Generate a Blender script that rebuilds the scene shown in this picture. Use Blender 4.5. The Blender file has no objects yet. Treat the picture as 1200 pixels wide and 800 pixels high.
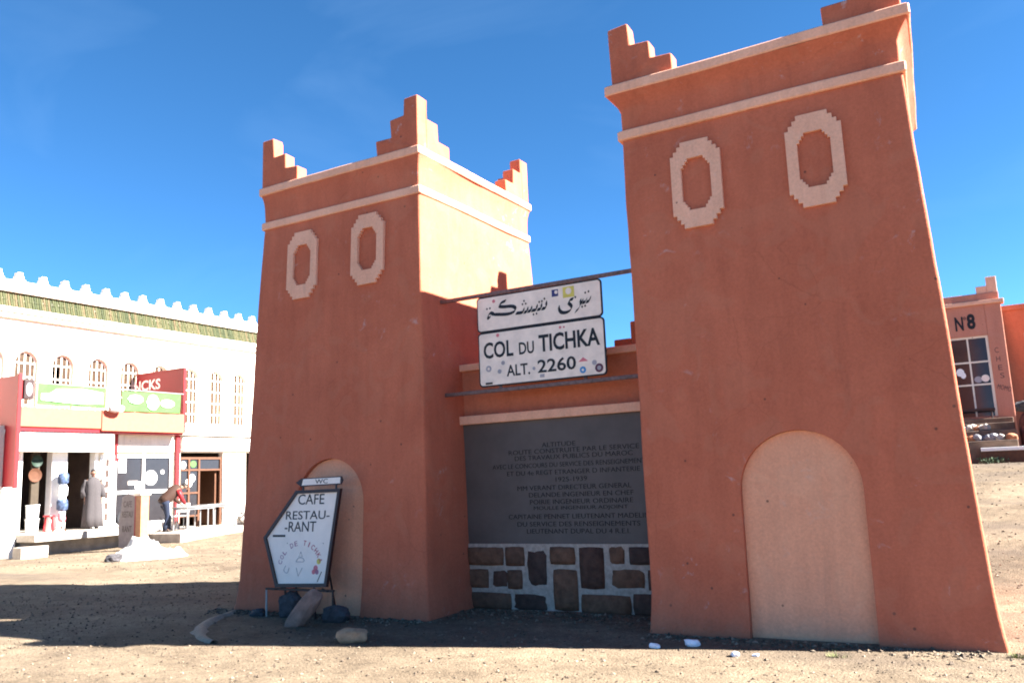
import bpy, bmesh, math, random
import numpy as np
from mathutils import Vector, Matrix, noise
R = math.radians
random.seed(7)
rng = np.random.default_rng(7)
scn = bpy.context.scene
col = scn.collection

# ------------------------------------------------------------------ camera
F_PX, YAW, PITCH, ROLL = 982.6, 0.514, 0.160, -0.042
cd = bpy.data.cameras.new('camera'); cam = bpy.data.objects.new('camera', cd); col.objects.link(cam)
cd.sensor_fit = 'HORIZONTAL'; cd.sensor_width = 36.0; cd.lens = 36.0*F_PX/1200.0
cd.clip_start = 0.05; cd.clip_end = 5000
_fw = Vector((-math.sin(YAW), math.cos(YAW), 0)); _rt = Vector((math.cos(YAW), math.sin(YAW), 0)); _up = Vector((0, 0, 1))
_f2 = _fw*math.cos(PITCH)+_up*math.sin(PITCH); _u2 = _up*math.cos(PITCH)-_fw*math.sin(PITCH)
_r3 = _rt*math.cos(ROLL)+_u2*math.sin(ROLL); _u3 = _u2*math.cos(ROLL)-_rt*math.sin(ROLL)
cam.matrix_world = Matrix(((_r3.x, _u3.x, -_f2.x, 0), (_r3.y, _u3.y, -_f2.y, 0), (_r3.z, _u3.z, -_f2.z, 1.6), (0, 0, 0, 1)))
scn.camera = cam

# ------------------------------------------------------------------ world, sun, exposure
SUN_DIR = Vector((1.0, 0.31, 0.73)).normalized()          # towards the sun
SUN_EL = math.asin(SUN_DIR.z); SUN_AZ = math.atan2(SUN_DIR.x, SUN_DIR.y)
w = bpy.data.worlds.new('World'); scn.world = w; w.use_nodes = True
nt = w.node_tree; nt.nodes.clear()
sky = nt.nodes.new('ShaderNodeTexSky'); sky.sky_type = 'NISHITA'; sky.sun_disc = False
sky.sun_elevation = SUN_EL; sky.sun_rotation = SUN_AZ
sky.altitude = 2260; sky.air_density = 0.55; sky.dust_density = 0.0; sky.ozone_density = 4.0
bg = nt.nodes.new('ShaderNodeBackground'); bg.inputs['Strength'].default_value = 0.05
wo = nt.nodes.new('ShaderNodeOutputWorld')
# thin cirrus, everywhere in the sky
tc = nt.nodes.new('ShaderNodeTexCoord'); mp = nt.nodes.new('ShaderNodeMapping'); mp.inputs['Scale'].default_value = (2.0, 3.2, 6.0)
mp.inputs['Rotation'].default_value = (0.2, 0.3, 0.7)
nz = nt.nodes.new('ShaderNodeTexNoise'); nz.inputs['Scale'].default_value = 1.3; nz.inputs['Detail'].default_value = 7; nz.inputs['Distortion'].default_value = 0.8
rp = nt.nodes.new('ShaderNodeMapRange'); rp.inputs['From Min'].default_value = 0.52; rp.inputs['From Max'].default_value = 0.85; rp.inputs['To Max'].default_value = 0.07
mx = nt.nodes.new('ShaderNodeMixRGB'); mx.inputs['Color2'].default_value = (3.0, 4.0, 5.5, 1)
nt.links.new(tc.outputs['Generated'], mp.inputs['Vector']); nt.links.new(mp.outputs['Vector'], nz.inputs['Vector'])
nt.links.new(nz.outputs['Fac'], rp.inputs['Value']); nt.links.new(rp.outputs['Result'], mx.inputs['Fac'])
nt.links.new(sky.outputs['Color'], mx.inputs['Color1']); hsv = nt.nodes.new('ShaderNodeHueSaturation'); hsv.inputs['Saturation'].default_value = 1.16; hsv.inputs['Hue'].default_value = 0.4925
nt.links.new(mx.outputs['Color'], hsv.inputs['Color']); nt.links.new(hsv.outputs['Color'], bg.inputs['Color'])
nt.links.new(bg.outputs['Background'], wo.inputs['Surface'])
sl = bpy.data.lights.new('sun', 'SUN'); sl.energy = 5.0; sl.angle = R(0.53); sl.color = (1.0, 0.97, 0.935)
so = bpy.data.objects.new('sun', sl); col.objects.link(so)
so.rotation_euler = (-SUN_DIR).to_track_quat('-Z', 'Y').to_euler(); so.location = (30, 10, 30)
scn.view_settings.view_transform = 'Standard'; scn.view_settings.look = 'None'
scn.view_settings.exposure = 2.95; scn.view_settings.gamma = 1.0; scn.view_settings.use_curve_mapping = False
scn.render.filter_size = 1.9
scn.cycles.pixel_filter_type = 'BLACKMAN_HARRIS'; scn.cycles.filter_width = 1.9
scn.cycles.max_bounces = 8; scn.cycles.diffuse_bounces = 5

# ------------------------------------------------------------------ materials
MATS = {}
def new_mat(name):
    m = bpy.data.materials.new(name); m.use_nodes = True
    t = m.node_tree; b = t.nodes.get('Principled BSDF'); MATS[name] = m
    return m, t, b
def N(t, kind, **kw):
    n = t.nodes.new(kind)
    for k, v in kw.items():
        if k in n.inputs: n.inputs[k].default_value = v
        else: setattr(n, k, v)
    return n
def c4(c): return (c[0], c[1], c[2], 1.0)
def plain(name, c, rough=0.7, metal=0.0, var=0.15, scale=9.0, bump=0.0, bscale=60.0, spec=0.3):
    m, t, b = new_mat(name)
    b.inputs['Roughness'].default_value = rough; b.inputs['Metallic'].default_value = metal
    b.inputs['Specular IOR Level'].default_value = spec
    g = N(t, 'ShaderNodeNewGeometry')
    n1 = N(t, 'ShaderNodeTexNoise', Scale=scale, Detail=5.0, Roughness=0.6)
    t.links.new(g.outputs['Position'], n1.inputs['Vector'])
    mr = N(t, 'ShaderNodeMapRange'); mr.inputs['From Min'].default_value = 0.3; mr.inputs['From Max'].default_value = 0.7
    mr.inputs['To Min'].default_value = 1-var; mr.inputs['To Max'].default_value = 1+var
    t.links.new(n1.outputs['Fac'], mr.inputs['Value'])
    mu = N(t, 'ShaderNodeMixRGB', blend_type='MULTIPLY'); mu.inputs['Fac'].default_value = 1.0
    mu.inputs['Color1'].default_value = c4(c)
    t.links.new(mr.outputs['Result'], mu.inputs['Color2']); t.links.new(mu.outputs['Color'], b.inputs['Base Color'])
    if bump:
        n2 = N(t, 'ShaderNodeTexNoise', Scale=bscale, Detail=4.0)
        t.links.new(g.outputs['Position'], n2.inputs['Vector'])
        bp = N(t, 'ShaderNodeBump'); bp.inputs['Strength'].default_value = bump; bp.inputs['Distance'].default_value = 0.01
        t.links.new(n2.outputs['Fac'], bp.inputs['Height']); t.links.new(bp.outputs['Normal'], b.inputs['Normal'])
    return m
def plaster(name, c, c2, scuff=(0.5, 0.47, 0.46), scuff_amt=0.5, bump=0.35, wear=0.5):
    """hand-trowelled lime plaster: broad blotches, fine grain, pale scuffs, dark pits and runs"""
    m, t, b = new_mat(name)
    b.inputs['Roughness'].default_value = 0.92; b.inputs['Specular IOR Level'].default_value = 0.15
    g = N(t, 'ShaderNodeNewGeometry')
    P = g.outputs['Position']
    big = N(t, 'ShaderNodeTexNoise', Scale=1.1, Detail=6.0, Roughness=0.62, Distortion=0.4); t.links.new(P, big.inputs['Vector'])
    fine = N(t, 'ShaderNodeTexNoise', Scale=38.0, Detail=5.0, Roughness=0.7); t.links.new(P, fine.inputs['Vector'])
    mp1 = N(t, 'ShaderNodeMapping'); mp1.inputs['Scale'].default_value = (7.0, 7.0, 0.8); t.links.new(P, mp1.inputs['Vector'])
    run = N(t, 'ShaderNodeTexNoise', Scale=1.0, Detail=5.0, Roughness=0.6); t.links.new(mp1.outputs['Vector'], run.inputs['Vector'])
    mr = N(t, 'ShaderNodeMapRange'); mr.inputs['From Min'].default_value = 0.32; mr.inputs['From Max'].default_value = 0.68
    t.links.new(big.outputs['Fac'], mr.inputs['Value'])
    mix = N(t, 'ShaderNodeMixRGB'); mix.inputs['Color1'].default_value = c4(c); mix.inputs['Color2'].default_value = c4(c2)
    t.links.new(mr.outputs['Result'], mix.inputs['Fac'])
    # vertical runs and fine grain as multiply
    r2 = N(t, 'ShaderNodeMapRange'); r2.inputs['From Min'].default_value = 0.35; r2.inputs['From Max'].default_value = 0.75
    r2.inputs['To Min'].default_value = 1.04; r2.inputs['To Max'].default_value = 0.90; t.links.new(run.outputs['Fac'], r2.inputs['Value'])
    f2 = N(t, 'ShaderNodeMapRange'); f2.inputs['From Min'].default_value = 0.3; f2.inputs['From Max'].default_value = 0.7
    f2.inputs['To Min'].default_value = 0.88; f2.inputs['To Max'].default_value = 1.1; t.links.new(fine.outputs['Fac'], f2.inputs['Value'])
    mm = N(t, 'ShaderNodeMath', operation='MULTIPLY'); t.links.new(r2.outputs['Result'], mm.inputs[0]); t.links.new(f2.outputs['Result'], mm.inputs[1])
    mu = N(t, 'ShaderNodeMixRGB', blend_type='MULTIPLY'); mu.inputs['Fac'].default_value = 1.0
    t.links.new(mix.outputs['Color'], mu.inputs['Color1']); t.links.new(mm.outputs['Value'], mu.inputs['Color2'])
    # pale scuffs: small patches only where a broad mask allows
    sc = N(t, 'ShaderNodeTexNoise', Scale=5.5, Detail=6.0, Roughness=0.7, Distortion=0.6); t.links.new(P, sc.inputs['Vector'])
    s1 = N(t, 'ShaderNodeMapRange'); s1.inputs['From Min'].default_value = 0.615; s1.inputs['From Max'].default_value = 0.70; t.links.new(sc.outputs['Fac'], s1.inputs['Value'])
    s1.inputs['To Max'].default_value = scuff_amt
    m3 = N(t, 'ShaderNodeMixRGB'); m3.inputs['Color2'].default_value = c4(scuff)
    sm = N(t, 'ShaderNodeTexNoise', Scale=0.75, Detail=2.0); t.links.new(P, sm.inputs['Vector'])
    s2 = N(t, 'ShaderNodeMapRange'); s2.inputs['From Min'].default_value = 0.47; s2.inputs['From Max'].default_value = 0.62; t.links.new(sm.outputs['Fac'], s2.inputs['Value'])
    s3 = N(t, 'ShaderNodeMath', operation='MULTIPLY'); t.links.new(s1.outputs['Result'], s3.inputs[0]); t.links.new(s2.outputs['Result'], s3.inputs[1])
    t.links.new(mu.outputs['Color'], m3.inputs['Color1']); t.links.new(s3.outputs['Value'], m3.inputs['Fac'])
    # dark pits
    vo = N(t, 'ShaderNodeTexVoronoi', Scale=3.3); vo.inputs['Randomness'].default_value = 1.0; t.links.new(P, vo.inputs['Vector'])
    p1 = N(t, 'ShaderNodeMapRange'); p1.inputs['From Min'].default_value = 0.035; p1.inputs['From Max'].default_value = 0.055
    p1.inputs['To Min'].default_value = 0.75; p1.inputs['To Max'].default_value = 0.0; t.links.new(vo.outputs['Distance'], p1.inputs['Value'])
    m4 = N(t, 'ShaderNodeMixRGB'); m4.inputs['Color2'].default_value = (0.08, 0.045, 0.035, 1)
    t.links.new(m3.outputs['Color'], m4.inputs['Color1']); t.links.new(p1.outputs['Result'], m4.inputs['Fac'])
    # hairline cracks, where a broad mask lets them through
    wv = N(t, 'ShaderNodeTexNoise', Scale=3.0, Detail=3.0); t.links.new(P, wv.inputs['Vector'])
    wm = N(t, 'ShaderNodeMixRGB'); wm.inputs['Fac'].default_value = 0.16; t.links.new(P, wm.inputs['Color1']); t.links.new(wv.outputs['Color'], wm.inputs['Color2'])
    vc = N(t, 'ShaderNodeTexVoronoi', Scale=1.5, feature='DISTANCE_TO_EDGE'); t.links.new(wm.outputs['Color'], vc.inputs['Vector'])
    k1 = N(t, 'ShaderNodeMapRange'); k1.inputs['From Min'].default_value = 0.0015; k1.inputs['From Max'].default_value = 0.007
    k1.inputs['To Min'].default_value = 0.22*wear; k1.inputs['To Max'].default_value = 0.0; t.links.new(vc.outputs['Distance'], k1.inputs['Value'])
    km = N(t, 'ShaderNodeTexNoise', Scale=0.9, Detail=2.0); t.links.new(P, km.inputs['Vector'])
    k2 = N(t, 'ShaderNodeMapRange'); k2.inputs['From Min'].default_value = 0.50; k2.inputs['From Max'].default_value = 0.62; t.links.new(km.outputs['Fac'], k2.inputs['Value'])
    k3 = N(t, 'ShaderNodeMath', operation='MULTIPLY'); t.links.new(k1.outputs['Result'], k3.inputs[0]); t.links.new(k2.outputs['Result'], k3.inputs[1])
    m5 = N(t, 'ShaderNodeMixRGB'); m5.inputs['Color2'].default_value = (c[0]*0.35, c[1]*0.35, c[2]*0.35, 1)
    t.links.new(m4.outputs['Color'], m5.inputs['Color1']); t.links.new(k3.outputs['Value'], m5.inputs['Fac'])
    # old touched-up patches in a slightly different batch of paint
    pt = N(t, 'ShaderNodeTexNoise', Scale=2.1, Detail=1.5, Distortion=1.2); t.links.new(P, pt.inputs['Vector'])
    p2 = N(t, 'ShaderNodeMapRange'); p2.inputs['From Min'].default_value = 0.56; p2.inputs['From Max'].default_value = 0.61; p2.inputs['To Max'].default_value = 0.18*wear; t.links.new(pt.outputs['Fac'], p2.inputs['Value'])
    m6 = N(t, 'ShaderNodeMixRGB'); m6.inputs['Color2'].default_value = (c[0]*0.92, c[1]*1.25, c[2]*1.35, 1)
    t.links.new(m5.outputs['Color'], m6.inputs['Color1']); t.links.new(p2.outputs['Result'], m6.inputs['Fac'])
    # grime in vertical runs
    mg = N(t, 'ShaderNodeMapping'); mg.inputs['Scale'].default_value = (3.0, 3.0, 0.45); mg.inputs['Location'].default_value = (3, 1, 2); t.links.new(P, mg.inputs['Vector'])
    gn = N(t, 'ShaderNodeTexNoise', Scale=1.4, Detail=7.0, Roughness=0.7); t.links.new(mg.outputs['Vector'], gn.inputs['Vector'])
    g2 = N(t, 'ShaderNodeMapRange'); g2.inputs['From Min'].default_value = 0.58; g2.inputs['From Max'].default_value = 0.78; g2.inputs['To Max'].default_value = 0.55; t.links.new(gn.outputs['Fac'], g2.inputs['Value'])
    m7 = N(t, 'ShaderNodeMixRGB'); m7.inputs['Color2'].default_value = (c[0]*0.55, c[1]*0.60, c[2]*0.66, 1)
    t.links.new(m6.outputs['Color'], m7.inputs['Color1']); t.links.new(g2.outputs['Result'], m7.inputs['Fac'])
    t.links.new(m7.outputs['Color'], b.inputs['Base Color'])
    tro = N(t, 'ShaderNodeTexNoise', Scale=7.0, Detail=3.0); t.links.new(P, tro.inputs['Vector'])
    ad = N(t, 'ShaderNodeMath', operation='MULTIPLY_ADD'); ad.inputs[1].default_value = 1.6
    t.links.new(tro.outputs['Fac'], ad.inputs[0]); t.links.new(fine.outputs['Fac'], ad.inputs[2])
    bp = N(t, 'ShaderNodeBump'); bp.inputs['Strength'].default_value = bump; bp.inputs['Distance'].default_value = 0.012
    t.links.new(ad.outputs['Value'], bp.inputs['Height']); t.links.new(bp.outputs['Normal'], b.inputs['Normal'])
    return m
TERRA = plaster('terracotta_plaster', (0.495, 0.143, 0.078), (0.42, 0.113, 0.061), scuff_amt=0.42, wear=1.0)
PINK = plaster('pink_plaster', (0.78, 0.42, 0.28), (0.70, 0.36, 0.235), scuff_amt=0.25)
ARCH = plaster('arch_plaster', (0.74, 0.34, 0.20), (0.66, 0.29, 0.17), scuff_amt=0.15)
ORANGE = plaster('orange_plaster', (0.50, 0.165, 0.092), (0.44, 0.14, 0.078), scuff_amt=0.1)
SHOP = plaster('salmon_plaster', (0.52, 0.215, 0.145), (0.46, 0.19, 0.125), scuff_amt=0.3)
CREAM = plaster('cream_plaster', (0.78, 0.70, 0.58), (0.72, 0.62, 0.50), scuff=(0.6, 0.5, 0.4), scuff_amt=0.3)
WHITE = plain('white_paint', (0.80, 0.77, 0.72), 0.6, var=0.05)
SALMON = plain('salmon_paint', (0.46, 0.098, 0.056), 0.7, var=0.08, bump=0.15)
RED = plain('red_paint', (0.20, 0.004, 0.009), 0.5, var=0.06)
REDL = plain('red_trim', (0.20, 0.008, 0.010), 0.5, var=0.06)
WOOD = plain('brown_wood', (0.091, 0.0358, 0.0163), 0.6, var=0.25, scale=14)
DARKWOOD = plain('dark_frame_paint', (0.030, 0.014, 0.012), 0.45, var=0.2)
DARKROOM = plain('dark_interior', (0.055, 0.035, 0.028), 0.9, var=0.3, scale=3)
SIGNW = plain('sign_enamel', (0.80, 0.64, 0.51), 0.4, var=0.13, scale=6, spec=0.5)
BOARDW = plain('board_white', (0.80, 0.67, 0.57), 0.45, var=0.05, scale=8, spec=0.4)
BLACK = plain('black_paint', (0.010, 0.010, 0.012), 0.5, var=0.1)
RUST = plain('rusty_steel', (0.16, 0.10, 0.09), 0.6, 0.4, var=0.4, scale=22, bump=0.2)
GREYST = plain('grey_steel', (0.294, 0.287, 0.28), 0.45, 0.5, var=0.1)
SLATE = plain('slate_plaque', (0.10, 0.078, 0.068), 0.55, var=0.15, scale=3.0, bump=0.08)
INK = plain('carved_ink', (0.016, 0.012, 0.012), 0.7, var=0.2)
MORTAR = plain('lime_mortar', (0.40, 0.31, 0.25), 0.95, var=0.25, scale=18, bump=0.5)
STONE_M = []
for i, c in enumerate(((0.085, 0.040, 0.027), (0.125, 0.062, 0.038), (0.062, 0.034, 0.026), (0.15, 0.072, 0.042))):
    STONE_M.append(plain('red_sandstone_%s' % 'abcd'[i], c, 0.9, var=0.35, scale=11, bump=0.7, bscale=30))
ROCKD = plain('dark_rock', (0.055, 0.050, 0.052), 0.95, var=0.35, scale=14, bump=0.8, bscale=25)
ROCKR = plain('reddish_rock', (0.24, 0.135, 0.10), 0.95, var=0.3, scale=10, bump=0.8, bscale=25)
ROCKB = plain('brown_rock', (0.36, 0.22, 0.13), 0.95, var=0.3, scale=10, bump=0.8, bscale=25)
CONC = plain('concrete', (0.345, 0.3, 0.2475), 0.9, var=0.22, scale=5, bump=0.4)
SNOW = plain('old_snow', (0.45, 0.42, 0.385), 0.6, var=0.45, scale=5, bump=0.6, bscale=18)
GLASSD = plain('window_glass', (0.022, 0.020, 0.022), 0.10, 0.0, var=0.1, spec=0.35)
GLASSB = plain('brown_window_glass', (0.055, 0.034, 0.020), 0.3, 0.0, var=0.3, spec=0.2)
SKIN = plain('skin', (0.21, 0.1085, 0.0665), 0.6, var=0.08)
HAIR = plain('hair', (0.016, 0.012, 0.010), 0.7)
ROBE = plain('grey_wool', (0.0527, 0.0453, 0.0453), 0.95, var=0.12, scale=30, bump=0.3)
JACKET = plain('brown_jacket', (0.033, 0.0132, 0.0072), 0.8, var=0.15, scale=25, bump=0.3)
JEANS = plain('blue_denim', (0.012, 0.0168, 0.033), 0.9, var=0.15, scale=25)
SHOE = plain('shoe_leather', (0.025, 0.018, 0.015), 0.6)
BLUE = plain('blue_sticker', (0.04, 0.20, 0.42), 0.5)
NAVY = plain('navy_sticker', (0.03, 0.035, 0.13), 0.5)
YEL = plain('yellow_sticker', (0.62, 0.50, 0.10), 0.5)
PINKS = plain('pink_sticker', (0.6, 0.16, 0.18), 0.5)
PLUM = plain('plum_sticker', (0.10, 0.025, 0.05), 0.5)
GREYS = plain('grey_sticker', (0.33, 0.30, 0.31), 0.5)
PALEGREEN = plain('pale_green_print', (0.055, 0.145, 0.032), 0.7, var=0.06)
GREENB = plain('deep_green', (0.0072, 0.021, 0.0108), 0.6)
TERRAPOT = plain('terracotta_pot', (0.072, 0.027, 0.012), 0.8)
PLASTIC = plain('white_plastic', (0.80, 0.80, 0.78), 0.35, var=0.03)
TYRE = plain('black_rubber', (0.02, 0.02, 0.022), 0.85)
TILE_M = [plain('green_glaze_%s' % 'abcd'[i], c, 0.75, var=0.3, scale=20, spec=0.15) for i, c in enumerate(
    ((0.056, 0.060, 0.026), (0.078, 0.072, 0.033), (0.106, 0.078, 0.04), (0.042, 0.049, 0.022)))]

def ground_mat():
    m, t, b = new_mat('gravel_ground'); b.inputs['Roughness'].default_value = 0.97; b.inputs['Specular IOR Level'].default_value = 0.1
    g = N(t, 'ShaderNodeNewGeometry'); P = g.outputs['Position']
    big = N(t, 'ShaderNodeTexNoise', Scale=0.45, Detail=7.0, Roughness=0.62, Distortion=0.5); t.links.new(P, big.inputs['Vector'])
    mid = N(t, 'ShaderNodeTexNoise', Scale=4.0, Detail=6.0, Roughness=0.7); t.links.new(P, mid.inputs['Vector'])
    fine = N(t, 'ShaderNodeTexNoise', Scale=120.0, Detail=6.0, Roughness=0.75); t.links.new(P, fine.inputs['Vector'])
    vor = N(t, 'ShaderNodeTexVoronoi', Scale=42.0); t.links.new(P, vor.inputs['Vector'])
    r1 = N(t, 'ShaderNodeValToRGB'); e = r1.color_ramp.elements
    e[0].position = 0.30; e[0].color = (0.0888, 0.0642, 0.0426, 1); e[1].position = 0.72; e[1].color = (0.201, 0.153, 0.1008, 1)
    x = r1.color_ramp.elements.new(0.5); x.color = (0.1548, 0.1164, 0.0774, 1)
    t.links.new(big.outputs['Fac'], r1.inputs['Fac'])
    r2 = N(t, 'ShaderNodeMapRange'); r2.inputs['From Min'].default_value = 0.3; r2.inputs['From Max'].default_value = 0.7
    r2.inputs['To Min'].default_value = 0.72; r2.inputs['To Max'].default_value = 1.25; t.links.new(mid.outputs['Fac'], r2.inputs['Value'])
    mu = N(t, 'ShaderNodeMixRGB', blend_type='MULTIPLY'); mu.inputs['Fac'].default_value = 1.0
    t.links.new(r1.outputs['Color'], mu.inputs['Color1']); t.links.new(r2.outputs['Result'], mu.inputs['Color2'])
    # individual grains
    hs = N(t, 'ShaderNodeSeparateColor'); t.links.new(vor.outputs['Color'], hs.inputs['Color'])
    r3 = N(t, 'ShaderNodeMapRange'); r3.inputs['To Min'].default_value = 0.62; r3.inputs['To Max'].default_value = 1.38; t.links.new(hs.outputs['Red'], r3.inputs['Value'])
    mu2 = N(t, 'ShaderNodeMixRGB', blend_type='MULTIPLY'); mu2.inputs['Fac'].default_value = 0.55
    t.links.new(mu.outputs['Color'], mu2.inputs['Color1']); t.links.new(r3.outputs['Result'], mu2.inputs['Color2'])
    # wheel-worn damp, dark tracks
    mpp = N(t, 'ShaderNodeMapping'); mpp.inputs['Rotation'].default_value = (0, 0, 0.25); mpp.inputs['Scale'].default_value = (0.12, 1.0, 1.0); t.links.new(P, mpp.inputs['Vector'])
    trk = N(t, 'ShaderNodeTexNoise', Scale=0.9, Detail=4.0, Roughness=0.55); t.links.new(mpp.outputs['Vector'], trk.inputs['Vector'])
    r4 = N(t, 'ShaderNodeMapRange'); r4.inputs['From Min'].default_value = 0.52; r4.inputs['From Max'].default_value = 0.70
    r4.inputs['To Min'].default_value = 0.0; r4.inputs['To Max'].default_value = 0.78; t.links.new(trk.outputs['Fac'], r4.inputs['Value'])
    m3 = N(t, 'ShaderNodeMixRGB'); m3.inputs['Color2'].default_value = (0.09, 0.069, 0.0528, 1)
    t.links.new(mu2.outputs['Color'], m3.inputs['Color1']); t.links.new(r4.outputs['Result'], m3.inputs['Fac'])
    t.links.new(m3.outputs['Color'], b.inputs['Base Color'])
    ad = N(t, 'ShaderNodeMath', operation='ADD'); t.links.new(fine.outputs['Fac'], ad.inputs[0])
    iv = N(t, 'ShaderNodeMath', operation='MULTIPLY_ADD'); iv.inputs[1].default_value = -1.2; t.links.new(vor.outputs['Distance'], iv.inputs[0]); t.links.new(mid.outputs['Fac'], iv.inputs[2])
    t.links.new(iv.outputs['Value'], ad.inputs[1])
    bp = N(t, 'ShaderNodeBump'); bp.inputs['Strength'].default_value = 0.7; bp.inputs['Distance'].default_value = 0.009
    t.links.new(ad.outputs['Value'], bp.inputs['Height']); t.links.new(bp.outputs['Normal'], b.inputs['Normal'])
    return m
GROUND = ground_mat()
def pebble_mat():
    m, t, b = new_mat('loose_gravel'); b.inputs['Roughness'].default_value = 0.95
    oi = N(t, 'ShaderNodeNewGeometry')
    r = N(t, 'ShaderNodeValToRGB'); e = r.color_ramp.elements
    e[0].color = (0.051, 0.0348, 0.0228, 1); e[1].color = (0.258, 0.198, 0.135, 1)
    x = r.color_ramp.elements.new(0.6); x.color = (0.12, 0.0852, 0.0552, 1)
    t.links.new(oi.outputs['Random Per Island'], r.inputs['Fac']); t.links.new(r.outputs['Color'], b.inputs['Base Color'])
    return m
PEBBLE = pebble_mat()

# ------------------------------------------------------------------ helpers
def world_loc(o):
    v = Vector((0, 0, 0))
    while o is not None: v += o.location; o = o.parent
    return v
def tag(o, label=None, cat=None, group=None, kind=None):
    if label: o['label'] = label
    if cat: o['category'] = cat
    if group: o['group'] = group
    if kind: o['kind'] = kind
    return o
def thing(name, loc, label, cat, group=None):
    o = bpy.data.objects.new(name, None); o.empty_display_size = 0.2; o.location = loc; col.objects.link(o)
    return tag(o, label, cat, group)
def finish(name, me, mat, parent=None, smooth=False):
    """link a mesh given in world coordinates as one object"""
    o = bpy.data.objects.new(name, me)
    n = len(me.vertices)
    co = np.empty(n*3, dtype=np.float32); me.vertices.foreach_get('co', co); co = co.reshape(-1, 3)
    if parent is not None: off = np.array(world_loc(parent))
    else:
        mn, mxx = co.min(0), co.max(0); off = np.array([(mn[0]+mxx[0])/2, (mn[1]+mxx[1])/2, mn[2]])
    me.vertices.foreach_set('co', (co-off).astype(np.float32).ravel()); me.update()
    if parent is not None: o.parent = parent
    else: o.location = off
    if mat is not None and not me.materials: me.materials.append(mat)
    if smooth: me.polygons.foreach_set('use_smooth', [True]*len(me.polygons))
    col.objects.link(o); return o
class MB:
    def __init__(s): s.v = []; s.f = []
    def add(s, vs, fs):
        b = len(s.v); s.v += [tuple(p) for p in vs]; s.f += [tuple(i+b for i in f) for f in fs]; return s
    def box(s, x0, y0, z0, x1, y1, z1):
        x0, x1 = min(x0, x1), max(x0, x1); y0, y1 = min(y0, y1), max(y0, y1); z0, z1 = min(z0, z1), max(z0, z1)
        return s.add([(x0,y0,z0),(x1,y0,z0),(x1,y1,z0),(x0,y1,z0),(x0,y0,z1),(x1,y0,z1),(x1,y1,z1),(x0,y1,z1)],
                     [(0,3,2,1),(4,5,6,7),(0,1,5,4),(1,2,6,5),(2,3,7,6),(3,0,4,7)])
    def prism(s, poly, o, r, u, d):
        """polygon (a,b) counter-clockwise seen along -d, at o + a*r + b*u, extruded along vector d"""
        o, r, u, d = Vector(o), Vector(r), Vector(u), Vector(d); n = len(poly)
        a = [o+r*p[0]+u*p[1] for p in poly]; b = [p+d for p in a]
        return s.add(a+b, [tuple(range(n-1, -1, -1)), tuple(range(n, 2*n))]+[(i, (i+1) % n, n+(i+1) % n, n+i) for i in range(n)])
    def tube(s, pts, rad, n=8, cap=True):
        pts = [Vector(p) for p in pts]; rad = rad if isinstance(rad, (list, tuple)) else [rad]*len(pts)
        vs = []; fs = []
        for i, p in enumerate(pts):
            t = (pts[min(i+1, len(pts)-1)]-pts[max(i-1, 0)]).normalized()
            a = t.orthogonal().normalized() if abs(t.z) > 0.95 else t.cross(Vector((0, 0, 1))).normalized()
            b = t.cross(a)
            for k in range(n):
                an = 2*math.pi*k/n; vs.append(p+(a*math.cos(an)+b*math.sin(an))*rad[i])
        for i in range(len(pts)-1):
            for k in range(n): fs.append((i*n+k, i*n+(k+1) % n, (i+1)*n+(k+1) % n, (i+1)*n+k))
        if cap: fs += [tuple(range(n-1, -1, -1)), tuple((len(pts)-1)*n+k for k in range(n))]
        return s.add(vs, fs)
    def lathe(s, c, prof, n=16):
        vs = []; fs = []; m = len(prof)
        for r_, z in prof:
            for k in range(n): vs.append((c[0]+r_*math.cos(2*math.pi*k/n), c[1]+r_*math.sin(2*math.pi*k/n), c[2]+z))
        for i in range(m-1):
            for k in range(n): fs.append((i*n+k, i*n+(k+1) % n, (i+1)*n+(k+1) % n, (i+1)*n+k))
        fs += [tuple(range(n-1, -1, -1)), tuple((m-1)*n+k for k in range(n))]
        return s.add(vs, fs)
    def mesh(s, name, bevel=0.0, seg=2, jitter=0.0):
        bm = bmesh.new(); vs = [bm.verts.new(p) for p in s.v]; bm.verts.ensure_lookup_table()
        for f in s.f:
            try: bm.faces.new([vs[i] for i in f])
            except ValueError: pass
        bmesh.ops.recalc_face_normals(bm, faces=bm.faces[:])
        if bevel:
            es = [e for e in bm.edges if len(e.link_faces) == 2 and e.calc_face_angle(0) > 0.5]
            bmesh.ops.bevel(bm, geom=es, offset=bevel, segments=seg, affect='EDGES', clamp_overlap=True, profile=0.5)
        if jitter:
            for v in bm.verts:
                v.co += Vector(noise.noise_vector(v.co*2.3))*jitter
        me = bpy.data.meshes.new(name); bm.to_mesh(me); bm.free(); return me
    def build(s, name, mat, parent=None, bevel=0.0, seg=2, smooth=False, jitter=0.0):
        return finish(name, s.mesh(name, bevel, seg, jitter), mat, parent, smooth)
def copy_tree(o, parent=None):
    c = o.copy(); col.objects.link(c); c.parent = parent
    for ch in list(o.children): copy_tree(ch, c)
    return c
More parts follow.
